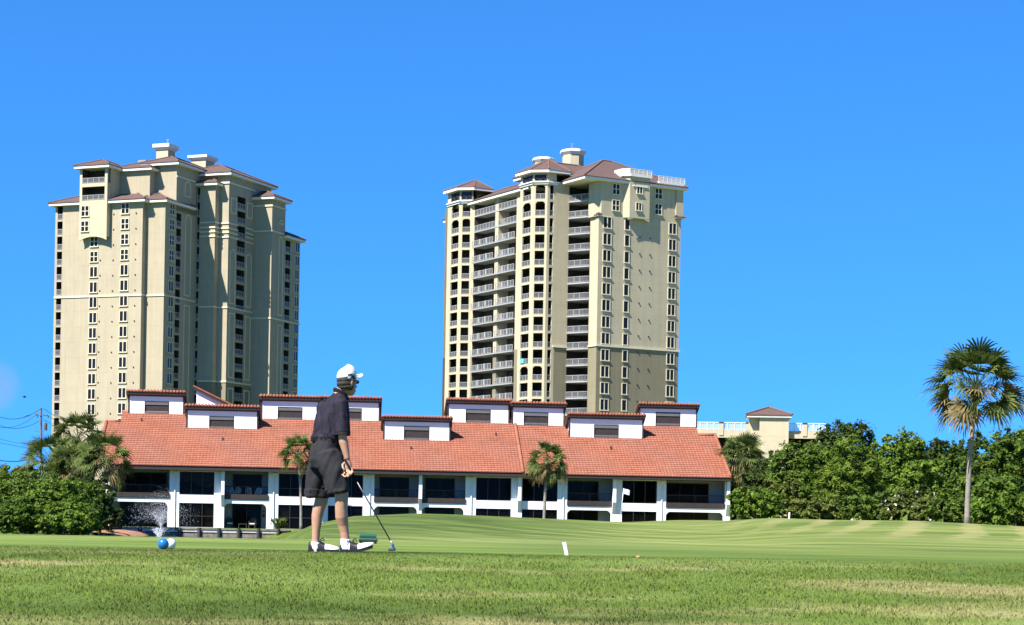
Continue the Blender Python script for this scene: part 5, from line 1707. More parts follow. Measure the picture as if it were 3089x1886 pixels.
def palm(trunk_px, Y, zc, rad, seed, label, n=44, r0=.17, old_share=.3, base=None, lean_top=None, group='cabbage palms', LOW=1.24):
    """trunk_px: base pixel column; zc: height of the crown's heart; rad: reach of the fronds"""
    rg = random.Random(seed)
    b = P(trunk_px[0], trunk_px[1], Y); z0 = gz(b.x, Y) if base is None else base
    root = thing('palm_tree', label, 'palm tree', (b.x, Y, z0), group)
    top = P(lean_top[0], lean_top[1], Y) if lean_top else Vector((b.x, Y, zc))
    hx, hz = top.x - b.x, top.z - z0
    pts = [(hx * f * f, 0, -.15 + (hz + .15) * f) for f in (0, .08, .25, .5, .75, .93, 1.0)]
    mb = MB(); mb.tube(pts, [r0 * 1.0, r0 * .86, r0 * .78, r0 * .74, r0 * .84, r0 * 1.08, r0 * 1.0], 12)
    mb.build('trunk', M['palm_bark'], root, True)
    vs = []
    heart = np.array([hx, 0, hz])
    for i in range(n):
        f = i / (n - 1)
        el = math.asin(.96 - LOW * f ** 1.05) + rg.uniform(-.26, .26)
        az = i * 2.39996 + rg.uniform(-.3, .3)
        old = f > 1 - old_share and rg.random() < .7
        pet = rad * (.50 + .14 * rg.random()); bl_ = rad * (.40 + .07 * rg.random())
        frond(rg, vs, old, heart + np.array([0, 0, -.30 * f]), az, el, pet, bl_, .24 + (LOW - .85) * f, .16 + (LOW - .95) * f)
    arr = np.concatenate([v for v, _ in vs]); k = len(vs)
    me = np_mesh('crown', arr, np.arange(k * 4).reshape(-1, 4), [M['frond'], M['frond_old']], [1 if o else 0 for _, o in vs])
    mesh_obj('crown', me, root)
    # cut leaf bases below the crown
    mb = MB()
    for i in range(26):
        a = i * 2.4; zz = hz - .25 - .5 * (i / 26)
        c = Vector((hx + r0 * math.cos(a), r0 * math.sin(a), zz)); mb.bar(c, c + Vector((math.cos(a) * .14, math.sin(a) * .14, .22)), .06, .03)
    mb.build('leaf_base', M['frond_old'], root)
    return root

def zpx(px, py, Y): return P(px, py, Y).z
palm((2917, 1577), 75, 0, 2.1, 3, 'tall lone cabbage palm with drooping brown lower fronds against the sky', 68, .125, .45, lean_top=(2944, 1168), LOW=1.12)
palm((908, 1590), 163, 0, 1.85, 5, 'small cabbage palm against the white wall behind the golfer', 56, .15, .2, base=0, lean_top=(900, 1365))
palm((1641, 1566), 161.5, 0, 2.0, 8, 'cabbage palm in front of the balcony left of the flag', 62, .16, .25, base=0, lean_top=(1651, 1392))
palm((236, 1600), 156, 0, 2.6, 12, 'tallest cabbage palm of the clump at the end of the red roof', 56, .17, .3, base=-.2, lean_top=(236, 1322))
palm((150, 1600), 150, 0, 2.55, 14, 'cabbage palm at the outer edge of the clump beside the utility pole', 56, .17, .3, base=-.2, lean_top=(152, 1392))
palm((218, 1600), 148, 0, 2.2, 17, 'short cabbage palm half hidden in the middle of the clump', 56, .16, .3, base=-.2, lean_top=(220, 1405))
palm((312, 1595), 147, 0, 2.5, 19, 'cabbage palm with a dark bare trunk against the corner of the white building', 56, .17, .3, base=-.2, lean_top=(314, 1382))
palm((330, 1600), 171, 0, 1.7, 21, 'cabbage palm peeping from behind the end of the red roof', 56, .16, .2, base=0, lean_top=(333, 1330))
palm((2240, 1570), 172, 0, 2.6, 23, 'loose cabbage palm standing among trees beyond the end of the white building', 56, .15, .3, base=.6, lean_top=(2238, 1378))

TG = 'trees along the right edge of the course'
tree_at(2150, 2290, 1325, 1570, 200, M['leaf_dark'], 31, 'dark tree in shade right behind the end of the white building', group=TG, base=.2)
tree_at(2660, 2830, 1330, 1570, 168, M['leaf_dark'], 44, 'dark tree top in the gap behind the bright leafy tree', group=TG, leaf=.17, base=.6)
tree_at(2800, 2980, 1345, 1570, 172, M['leaf_dark'], 45, 'dark tree mass farthest back behind the tall palm trunk', group=TG, leaf=.17, base=.6)
tree_at(2370, 2560, 1370, 1570, 165, M['leaf_dark'], 46, 'dark tree under the roof terrace of the beige building', group=TG, leaf=.17, base=.6)
tree_at(2180, 2340, 1400, 1570, 182, M['leaf_mid'], 47, 'green tree farthest back behind the loose palm', group=TG, leaf=.17, base=.3)
tree_at(2960, 3200, 1340, 1570, 175, M['leaf_dark'], 48, 'dark tree mass farthest back at the right edge of the picture', group=TG, leaf=.17, base=.6)
tree_at(2445, 2672, 1266, 1570, 150, M['leaf_dark'], 32, 'round very dark tree rising highest beside the beige building', group=TG, leaf=.15, base=.6)
tree_at(2316, 2505, 1322, 1570, 138, M['leaf_mid'], 33, 'mid green tree below the roof pavilion', group=TG, base=.6)
tree_at(2468, 2652, 1322, 1572, 118, M['leaf_pine'], 34, 'feathery light green pine in front of the dark round tree', group=TG, leaf=.2, needle=True, dens=1.0, base=.5)
tree_at(2632, 2796, 1296, 1570, 132, M['leaf_bright'], 35, 'bright leafy tree right of the dark round tree', group=TG, base=.6)
tree_at(2762, 2892, 1318, 1570, 140, M['leaf_dark'], 36, 'dark green tree seen left of the tall palm trunk', group=TG, base=.6)
tree_at(2840, 2935, 1330, 1570, 128, M['leaf_mid'], 37, 'narrow green tree directly behind the tall palm trunk', group=TG, base=.6)
tree_at(2890, 2992, 1298, 1570, 150, M['leaf_dark'], 38, 'dark tree with a ragged top behind the tall palm crown', group=TG, leaf=.17, base=.6)
tree_at(2948, 3150, 1288, 1570, 125, M['leaf_mid'], 39, 'broad green tree right of the tall palm trunk', group=TG, base=.6)
tree_at(3040, 3230, 1276, 1570, 140, M['leaf_dark'], 40, 'dark tree cut by the right edge of the picture', group=TG, base=.6)
tree_at(2236, 2392, 1395, 1570, 146, M['leaf_dark'], 41, 'low dark tree under the loose palm among the trees', group=TG, base=.4)
tree_at(2560, 2720, 1400, 1570, 122, M['leaf_mid'], 42, 'mid green tree filling the gap right of the pine', group=TG, base=.5)
tree_at(2700, 2860, 1392, 1570, 116, M['leaf_bright'], 43, 'low spreading bright green tree above the flowering shrub', group=TG, base=.5)
SG = 'shrubs along the right edge of the course'
def shrub(px0, px1, yt, Y, m, seed, label, group=SG, **k):
    kw = dict(cat='shrub', name='shrub', group=group, leaf=.13, nl=6, low=0, dens=.9); kw.update(k)
    return tree_at(px0, px1, yt, 1570, Y, m, seed, label, **kw)
shrub(2204, 2352, 1470, 118, M['leaf_bright'], 51, 'bright green shrub at the corner of the white building')
shrub(2300, 2420, 1440, 124, M['leaf_olive'], 52, 'olive shrub with rusty patches of dead leaves')
shrub(2372, 2536, 1497, 104, M['leaf_olive'], 53, 'broad olive shrub sprawling over the edge of the turf')
shrub(2500, 2570, 1500, 108, M['leaf_dark'], 54, 'small dark shrub in shade below the pine')
shrub(2548, 2672, 1492, 102, M['leaf_mid'], 55, 'green shrub below and right of the pine')
shrub(2655, 2842, 1476, 98, M['leaf_flower'], 56, 'shrub dotted with pale pink flowers left of the tall palm')
shrub(2800, 2915, 1500, 94, M['leaf_mid'], 57, 'green shrub at the foot of the tall palm trunk')
shrub(2925, 3040, 1498, 90, M['leaf_bright'], 58, 'bright shrub just right of the tall palm trunk')
shrub(3005, 3130, 1480, 90, M['leaf_bright'], 59, 'bright leafy shrub at the right edge of the picture')
shrub(2870, 3110, 1420, 110, M['leaf_mid'], 60, 'tall rambling green shrub behind the tall palm trunk')
SL = 'bushes on the left bank'
def bush(px0, px1, yt, Y, m, seed, label, **k):
    kw = dict(leaf=.07, base=-.35, nl=9, dens=1.1, spread=1.2); kw.update(k)
    return shrub(px0, px1, yt, Y, m, seed, label, group=SL, **kw)
bush(-90, 130, 1420, 92, M['leaf_mid'], 71, 'big rounded oleander bush with a few pale flowers at the left edge of the picture')
bush(60, 250, 1442, 88, M['leaf_bright'], 72, 'bright rounded bush in front of the palm clump')
bush(190, 318, 1446, 93, M['leaf_mid'], 73, 'green bush at the right end of the hedge mass')
bush(-40, 120, 1500, 84, M['leaf_mid'], 74, 'low green bush at the foot of the oleander')
bush(110, 290, 1510, 84, M['leaf_bright'], 75, 'low bright bush at the foot of the hedge mass')
bush(300, 366, 1522, 140, M['leaf_dark'], 76, 'small dark shrub under the bare palm trunk beside the patio', leaf=.13)
bush(-30, 90, 1398, 160, M['leaf_olive'], 77, 'olive tree top showing above the oleander', leaf=.16)
bush(96, 200, 1432, 128, M['leaf_mid'], 79, 'green bush behind the oleander below the outermost palm', leaf=.13)
bush(180, 330, 1430, 135, M['leaf_dark'], 78, 'dark undergrowth bush between the palm trunks', leaf=.14)
# a tuft of ornamental grass at the wall
rg = random.Random(4); b = P(838, 1590, 162); mb = MB()
for i in range(90):
    a = rg.uniform(0, 6.28); l = rg.uniform(.5, 1.0); s = rg.uniform(.1, .5)
    c = Vector((rg.uniform(-.2, .2), rg.uniform(-.15, .15), 0)); d = Vector((math.cos(a) * s, math.sin(a) * s, l))
    w = Vector((-math.sin(a), math.cos(a), 0)) * .025
    mb.quad(c - w, c + w, c + d * .6 + w * .8, c + d * .6 - w * .8); mb.quad(c + d * .6 - w * .8, c + d * .6 + w * .8, c + d + Vector((d.x * .3, d.y * .3, -.1)), c + d)
tag(mb.build('ornamental_grass', M['frond']), 'tuft of ornamental grass at the foot of the white pier left of the golfer', 'plant')
bpy.data.objects['ornamental_grass'].location = (b.x, 162, 0)

# ---------------------------------------------------------------- utility pole, wires and birds
M['pole_wood'] = mat('pole_timber', (.12, .095, .085), .9, .3, 2)
M['wire'] = mat('black_cable', (.015, .015, .018), .6, .1, 2)
YP = 250
pb_ = P(125, 1600, YP); root = thing('utility_pole', 'brown wooden utility pole with crossarm and transformer gear', 'utility pole', (pb_.x, YP, 0))
ptop = P(130, 1231, YP); H = ptop.z
mb = MB(); mb.tube([(0, 0, -.5), (ptop.x - pb_.x - .25, 0, H)], [.17, .12], 10); mb.build('pole', M['pole_wood'], root)
def pl(px, py): q = P(px, py, YP); return Vector((q.x - pb_.x, 0, q.z))
mb = MB(); mb.bar(pl(108, 1252) + Vector((0, -.15, 0)), pl(147, 1255) + Vector((0, -.15, 0)), .12, .14); mb.build('crossarm', M['pole_wood'], root)
mb = MB()
for px, py in ((110, 1250), (114, 1257), (143, 1253), (146, 1258)): mb.ball(pl(px, py) + Vector((0, -.15, 0)), (.09, .09, .16), 8, 6)
mb.build('insulator', M['shade'], root)
mb = MB(); q = pl(138, 1288); mb.tube([q + Vector((0, -.2, -.45)), q + Vector((0, -.2, .45))], .24, 10); mb.bar(q + Vector((-.5, -.1, .2)), q + Vector((0, -.2, .2)), .06, .06)
mb.tube([q + Vector((0, -.2, .45)), q + Vector((.05, -.2, .75))], .05, 6); mb.build('transformer', M['pole_wood'], root)
mb = MB(); mb.bar(pl(102, 1300), pl(135, 1303), .07, .07); mb.bar(pl(119, 1313), pl(134, 1312), .09, .12); mb.bar(pl(120, 1334), pl(140, 1331), .08, .1); mb.build('bracket', M['pole_wood'], root)
WL_ = [([(126, 1233), (90, 1253), (60, 1263), (30, 1265), (0, 1259), (-60, 1238)], 'topmost sagging cable left of the pole, with birds on it', .035),
       ([(112, 1250), (80, 1274), (45, 1288), (10, 1291), (-60, 1285)], 'second cable falling from the left end of the crossarm', .025),
       ([(118, 1271), (90, 1285), (55, 1293), (25, 1292), (0, 1284), (-60, 1260)], 'third cable crossing the second one in a deep sag', .03),
       ([(121, 1334), (80, 1340), (40, 1335), (0, 1325), (-60, 1306)], 'thin cable running nearly level low on the pole', .02),
       ([(121, 1358), (60, 1348), (5, 1337), (-60, 1324)], 'thin cable slanting up to the left below the level one', .025),
       ([(118, 1374), (85, 1388), (45, 1393), (0, 1390), (-60, 1380)], 'thick lowest cable sagging behind the palm clump', .05),
       ([(131, 1233), (165, 1255), (200, 1277), (240, 1300), (300, 1330)], 'cable running from the pole top towards the tall palm of the clump', .03),
       ([(146, 1256), (190, 1283), (240, 1315), (300, 1350)], 'cable running from the right end of the crossarm behind the palms', .025),
       ([(132, 1266), (160, 1283), (200, 1306), (260, 1340)], 'short cable below the crossarm in front of the tower balconies', .025)]
for pts, lb, r in WL_:
    q = [P(x, y, YP - .2 if i == 0 else YP - .2 + (6 * i if pts[-1][0] > 150 else -4 * i)) for i, (x, y) in enumerate(pts)]
    fine = []
    for i in range(len(q) - 1):
        for k in range(4): fine.append(q[i].lerp(q[i + 1], k / 4))
    fine.append(q[-1])
    sm = [fine[0]] + [(fine[i - 1] + fine[i] * 2 + fine[i + 1]) / 4 for i in range(1, len(fine) - 1)] + [fine[-1]]
    mb = MB(); mb.tube(sm, r, 5); tag(mb.build('overhead_cable', M['wire']), lb, 'cable', 'overhead cables')
M['bird'] = mat('black_feathers', (.012, .012, .014), .6, .2, 9)
def bird(px, py, Y, s, flying, label):
    mb = MB(); c = Vector((0, 0, 0))
    mb.ball(c, (.20 * s, .10 * s, .10 * s), 10, 7); mb.ball(c + Vector((.18 * s, 0, .09 * s)), .075 * s, 8, 6)
    mb.tube([c + Vector((.24 * s, 0, .09 * s)), c + Vector((.32 * s, 0, .07 * s))], [.025 * s, .004], 5)
    mb.hexa([(-.42 * s, -.05 * s, -.03 * s), (-.15 * s, -.04 * s, -.02 * s), (-.15 * s, .04 * s, -.02 * s), (-.42 * s, .05 * s, -.03 * s)], [(-.42 * s, -.05 * s, -.01 * s), (-.15 * s, -.04 * s, .03 * s), (-.15 * s, .04 * s, .03 * s), (-.42 * s, .05 * s, -.01 * s)])
    if flying:
        for sg in (-1, 1):
            mb.hexa([(-.1 * s, sg * .05 * s, .02 * s), (.1 * s, sg * .05 * s, .02 * s), (.02 * s, sg * .5 * s, .16 * s), (-.1 * s, sg * .5 * s, .16 * s)][::sg],
                    [(-.1 * s, sg * .05 * s, .04 * s), (.1 * s, sg * .05 * s, .04 * s), (.02 * s, sg * .5 * s, .18 * s), (-.1 * s, sg * .5 * s, .18 * s)][::sg])
    else:
        for sg in (-1, 1): mb.tube([(.02 * s, sg * .03 * s, -.08 * s), (.02 * s, sg * .03 * s, -.18 * s)], .012 * s, 5)
    o = mb.build('bird', M['bird'], None, True); tag(o, label, 'bird', None); o.location = P(px, py, Y)
    o.rotation_euler = (0, 0, R(200))
bird(74, 1198, 200, .75, True, 'black bird flying in the sky above the cables')
bird(84.5, 1254.5, YP - 5, .75, False, 'larger black bird perched on the topmost cable')
bird(76, 1258, YP - 7, .55, False, 'smaller black bird perched beside the larger one on the cable')
# ---------------------------------------------------------------- the golfer
def skin_mat(name, col):
    m, N, L, B = new_mat(name)
    t = noise_node(N, L, 14, 4, .6)
    r = ramp(N, L, t.outputs['Fac'], [(.3, tuple(c * .86 for c in col)), (.7, tuple(c * 1.08 for c in col))])
    L.new(r.outputs['Color'], B.inputs['Base Color'])
    B.inputs['Roughness'].default_value = .5; B.inputs['Subsurface Weight'].default_value = .08
    B.inputs['Subsurface Radius'].default_value = (.02, .008, .004)
    return m
def cloth(name, col, sheen=.0, rough=.85):
    m = mat(name, col, rough, .14, 9, .25, 260, spec=.15)
    return m
M['skin'] = skin_mat('sun_tanned_skin', (.40, .215, .135))
M['shirt'] = cloth('dark_navy_knit', (.0155, .0125, .0215), rough=.7)
M['shorts'] = cloth('charcoal_cotton', (.0235, .0225, .0255))
M['belt'] = mat('black_belt_leather', (.005, .005, .005), .7, .1, 8, spec=.1)
M['cap'] = mat('white_cap_cloth', (.62, .62, .62), .9, .05, 12, .3, 90)
M['cap_dark'] = mat('cap_band_and_shade', (.035, .037, .036), .9, .2, 12)
M['hair'] = mat('dark_grey_hair', (.03, .024, .02), .8, .5, 40, .6, 120)
M['sock'] = mat('white_sock', (.78, .78, .78), .95, .05, 20, .4, 160)
M['shoe_black'] = mat('black_shoe_leather', (.012, .009, .009), .38, .3, 10)
M['shoe_white'] = mat('white_shoe_leather', (.78, .78, .77), .45, .05, 10)
M['lens'] = mat('black_sunglass', (.006, .006, .007), .15, .1, 10)
M['steel'] = mat('satin_steel', (.34, .34, .33), .42, .15, 30, metal=.55)
M['shaft'] = mat('dark_club_shaft', (.03, .03, .032), .3, .1, 10)

YG = 19.1
base = P(1021.7, 1662.5, YG)
ROOT = thing('person', 'golfer in white cap, dark polo shirt and charcoal shorts looking away', 'person', (base.x, YG, gz(base.x, YG)))

def J(zx, zy, y=0.0):
    """a point from the enlarged view of the golfer: metres right, away, up"""
    z = (1415 - zy) / 738
    return Vector(((zx - 380) / 738 - .018 * z, y, z))

def baked(mb, name, mats, voxel, smooth=4, disp=None, parent=ROOT, sub=0):
    me = mb.mesh('tmp', mats)
    o = bpy.data.objects.new('tmp', me); COL.objects.link(o)
    r = o.modifiers.new('r', 'REMESH'); r.mode = 'VOXEL'; r.voxel_size = voxel; r.use_smooth_shade = True
    s = o.modifiers.new('s', 'SMOOTH'); s.iterations = smooth; s.factor = .5
    dg = bpy.context.evaluated_depsgraph_get()
    new = bpy.data.meshes.new_from_object(o.evaluated_get(dg))
    bpy.data.objects.remove(o); bpy.data.meshes.remove(me)
    if disp:
        n = len(new.vertices)
        for v in new.vertices:
            v.co += v.normal * disp(v.co)
    new.name = name
    new.materials.clear()
    for m in mats: new.materials.append(m)
    new.polygons.foreach_set('use_smooth', [True] * len(new.polygons))
    new.polygons.foreach_set('material_index', [0] * len(new.polygons))
    new.update()
    return mesh_obj(name, new, parent)

TH = R(35)
fwd, rgt = Vector((math.cos(TH), math.sin(TH), 0)), Vector((math.sin(TH), -math.cos(TH), 0))
def ring(c, w, d, th=TH, tilt=0.0):
    f = Vector((math.cos(th), math.sin(th), tilt)); r = Vector((math.sin(th), -math.cos(th), 0))
    return (Vector(c), r * w, f * d)

# joints
shoulder = J(404, 375, -.13); elbow = J(416, 596, -.17); wrist = J(452, 758, -.17)
Lsh = J(262, 385, .16); Lel = J(250, 600, .24); Lwr = J(330, 760, .22)
neck0, neck1 = J(378, 320, 0), J(398, 262, .01)
HEAD = J(440, 208, .02)
HY_ = R(48)                                        # the face is turned away to the right
hf, hr = Vector((math.cos(HY_), math.sin(HY_), 0)), Vector((math.sin(HY_), -math.cos(HY_), 0))
up = Vector((0, 0, 1))
hu = (up - hf * .0 + Vector((-.05, 0, 0))).normalized()
def H_(f, r, u): return HEAD + hf * f + hr * r + up * u

body = MB()
# head: skull, face, jaw, nose, ears
def ell(mb, c, a, b, cc, fa=hf, ra=hr, n=16, rings=12):
    L_ = []
    for i in range(rings + 1):
        t = math.pi * i / rings; k = max(math.sin(t), .03)
        L_.append((c - up * (cc * math.cos(t)), fa * (a * k), ra * (-b * k)))
    mb.loft(L_, n)
ell(body, H_(-.012, 0, .045), .100, .077, .095)
ell(body, H_(.022, 0, -.035), .074, .062, .095)
ell(body, H_(.045, 0, -.098), .046, .040, .032)
ell(body, H_(.030, .035, -.06), .045, .024, .05); ell(body, H_(.030, -.035, -.06), .045, .024, .05)
body.tube([H_(.092, 0, .005), H_(.108, 0, -.025), H_(.112, 0, -.040), H_(.095, 0, -.048)], [.009, .013, .016, .012], 8)
for s in (-1, 1):
    ell(body, H_(-.012, s * .078, -.012), .020, .010, .033)
    ell(body, H_(.088, s * .032, .018), .014, .022, .010)
ell(body, H_(.092, 0, -.075), .014, .026, .008); ell(body, H_(.090, 0, -.088), .013, .024, .008)
body.tube([neck0 - up * .05, neck0, neck0.lerp(neck1, .6), H_(-.02, 0, -.04)], [.075, .062, .058, .056], 14)
# trunk under the clothes
body.loft([ring((-.125, 0, .98), .15, .11), ring((-.12, 0, 1.15), .155, .105), ring((-.085, 0, 1.35), .165, .10), ring((-.06, 0, 1.43), .13, .08), ring(neck0, .06, .055)], 18)
# arms
def arm(a, b, c, s=1.0):
    m1 = a.lerp(b, .5); m2 = b.lerp(c, .28)
    body.tube([a, a.lerp(b, .25), m1, a.lerp(b, .85), b, m2, b.lerp(c, .65), c], [.05 * s, .052 * s, .049 * s, .043 * s, .042 * s, .045 * s, .036 * s, .027 * s], 14)
arm(shoulder, elbow, wrist); arm(Lsh, Lel, Lwr)
# legs (hip, knee, calf, ankle, heel)
def leg(pts, rad): body.tube(pts, rad, 16)
leg([J(330, 740, -.085), J(392, 900, -.11), J(407, 1000, -.125), J(409, 1045, -.125), J(406, 1100, -.12), J(408, 1165, -.11), J(418, 1225, -.09), J(426, 1275, -.09), J(431, 1310, -.09), J(434, 1385, -.09)],
    [.10, .082, .068, .064, .060, .061, .051, .043, .042, .045])
leg([J(250, 740, .09), J(240, 900, .135), J(250, 1010, .145), J(247, 1055, .145), J(229, 1105, .145), J(217, 1165, .145), J(213, 1225, .14), J(209, 1285, .14), J(207, 1330, .14), J(208, 1390, .14)],
    [.10, .078, .068, .064, .060, .056, .047, .039, .037, .042])
# right hand: palm, four fingers curled round the grip, thumb from the side of the palm
HC = J(452, 808, -.175)
grip_a, grip_b = J(438, 768, -.185), J(494, 868, -.185)
body.loft([(wrist, (.024, .004, 0), (-.003, .018, 0)), (J(456, 785, -.17), (.034, .01, 0), (-.006, .017, 0)), (J(455, 815, -.172), (.040, .012, 0), (-.007, .017, 0)), (J(450, 840, -.175), (.038, .012, 0), (-.006, .014, 0))], 12)
fk = [(J(480, 826, -.170), J(491, 852, -.200), J(478, 868, -.222), J(462, 860, -.226)),
      (J(467, 838, -.180), J(474, 868, -.208), J(459, 884, -.226), J(444, 874, -.224)),
      (J(451, 842, -.188), J(455, 872, -.212), J(440, 886, -.224), J(427, 878, -.218)),
      (J(434, 836, -.190), J(434, 862, -.208), J(422, 873, -.214), J(413, 868, -.208))]
for i, f in enumerate(fk):
    r = .0105 if i < 3 else .0092
    body.tube(list(f), [r * 1.1, r * 1.05, r, r * .85], 8)
body.tube([J(434, 785, -.178), J(420, 800, -.200), J(424, 822, -.222), J(438, 838, -.230)], [.014, .0125, .0115, .009], 8)
# left hand, hanging relaxed on the far side
d_ = (Lwr - Lel).normalized()
body.loft([(Lwr, (.024, 0, 0), (0, .018, 0)), (Lwr + d_ * .05, (.036, 0, 0), (0, .016, 0)), (Lwr + d_ * .09, (.036, 0, 0), (0, .014, 0))], 12)
for i in range(4):
    b0 = Lwr + d_ * .085 + Vector((-.027 + .018 * i, 0, 0)); ln = (.066, .076, .072, .056)[i]
    body.tube([b0, b0 + d_ * ln * .5 + Vector((.004, 0, 0)), b0 + d_ * ln * .9 + Vector((.02, -.006, .004))], [.0098, .0092, .0078], 8)
body.tube([Lwr + d_ * .03 + Vector((.028, -.01, 0)), Lwr + d_ * .065 + Vector((.05, -.02, 0)), Lwr + d_ * .09 + Vector((.056, -.024, 0))], [.0125, .011, .009], 8)
bo = baked(body, 'body', [M['skin']], .0062, 2)
# eyes and lips
mb = MB()
for s in (-1, 1): mb.ball(H_(.078, s * .032, .008), .0125, 10, 7)
mb.build('eye', M['shoe_white'], bo, True)

# shirt: body and two sleeves, then creases
mb = MB()
mb.loft([ring((-.128, .0, 1.005), .168, .128), ring((-.128, 0, 1.07), .176, .130), ring((-.122, 0, 1.14), .180, .132), ring((-.108, 0, 1.24), .184, .130),
         ring((-.090, 0, 1.33), .198, .124), ring((-.074, 0, 1.395), .205, .108), ring((-.058, 0, 1.44), .178, .090), ring((-.040, 0, 1.475), .118, .076), ring((-.022, 0, 1.505), .078, .070), ring((-.010, 0, 1.532), .070, .066)], 28)
def sleeve(a, b, r0, r1):
    d = (b - a).normalized()
    mb.tube([a + Vector((-.03, .02, .035)), a + Vector((-.005, 0, .01)), a.lerp(b, .35), a.lerp(b, .68), a.lerp(b, .93)], [r0 * .8, r0, r0 * .98, (r0 + r1) / 2, r1], 18)
sleeve(shoulder, elbow, .078, .076); sleeve(Lsh, Lel, .074, .07)
def crease(co):
    p = Vector((co.x * 7 + co.z * 2.5, co.y * 7, co.z * 2.6 - co.x * 3))
    n1 = noise.noise(p); n2 = noise.noise(p * 2.3 + Vector((5, 2, 1)))
    hang = 1.0 if co.z < 1.32 else .6
    blouse = .016 * math.exp(-((co.z - 1.10) / .035) ** 2)
    return hang * (.018 * n1 + .010 * n2) + blouse - .006 * (abs(n1) < .12)
shirt = baked(mb, 'polo_shirt', [M['shirt']], .0085, 5, crease)
# collar
mb = MB(); n = 30
rows = []
for k, (zz, rr) in enumerate(((.0, 1.0), (.022, 1.06), (.034, 1.0), (.018, .9))):
    row = []
    for i in range(n):
        t = 2 * math.pi * i / n
        c = Vector((-.012, 0, 1.500)) + up * zz
        tilt = -.045 * math.cos(t)
        row.append(c + fwd * (math.cos(t) * .072 * rr) + rgt * (math.sin(t) * .070 * rr) + up * tilt + fwd * .006)
    rows.append(row)
for k in range(3):
    for i in range(n): mb.quad(rows[k][i], rows[k][(i + 1) % n], rows[k + 1][(i + 1) % n], rows[k + 1][i])
mb.build('collar', M['shirt'], shirt, True)
# sleeve hem band
mb = MB()
for a, b, r in ((shoulder, elbow, .0745),):
    p = a.lerp(b, .91); d = (b - a).normalized()
    mb.tube([p, p + d * .022], [r + .004, r + .005], 22, 0, False)
mb.build('sleeve_hem', M['shirt'], shirt, True)

# shorts
mb = MB(); PT_ = R(20)
mb.loft([ring((-.132, 0, 1.115), .158, .126, PT_), ring((-.135, 0, 1.06), .168, .140, PT_), ring((-.140, 0, .97), .184, .160, PT_), ring((-.142, .0, .88), .190, .166, PT_), ring((-.135, 0, .80), .165, .150, PT_)], 26)
def shortleg(pts, rad): mb.tube(pts, rad, 20)
shortleg([J(310, 720, -.08), J(330, 790, -.10), J(356, 860, -.115), J(374, 930, -.12), J(384, 998, -.12)], [.125, .130, .126, .120, .118])
shortleg([J(256, 720, .08), J(243, 800, .11), J(226, 880, .135), J(216, 950, .145), J(212, 1026, .15)], [.125, .122, .116, .114, .116])
def fold(co):
    # long soft folds falling from the waist to the hems
    p = Vector((co.x * 9 - (co.z - .8) * 3.2, co.y * 8, co.z * 1.7))
    n1 = noise.noise(p); n2 = noise.noise(p * 2.1 + Vector((3, 8, 1)))
    return .023 * n1 + .011 * n2 + (.008 if co.z < .60 and abs(noise.noise(p * .8)) < .3 else 0)
shorts = baked(mb, 'shorts', [M['shorts']], .0088, 5, fold)
# hollow looking hems: a dark turn-up ring, pocket welt
mb = MB(); mb.loft([ring((-.136, 0, 1.058), .176, .147, PT_), ring((-.133, 0, 1.098), .171, .141, PT_)], 30, 0, False)
be = mb.build('belt', M['belt'], shorts, True)
mb = MB()
for i in range(6):
    t = R(30 + 55 * i); c = Vector((-.134, 0, 1.078)); f2 = Vector((math.cos(PT_), math.sin(PT_), 0)); r2 = Vector((math.sin(PT_), -math.cos(PT_), 0))
    p = c + r2 * (.178 * math.cos(t)) + f2 * (.149 * math.sin(t)); mb.bar(p - up * .03, p + up * .03, .012, .008)
mb.build('belt_loop', M['shorts'], shorts)

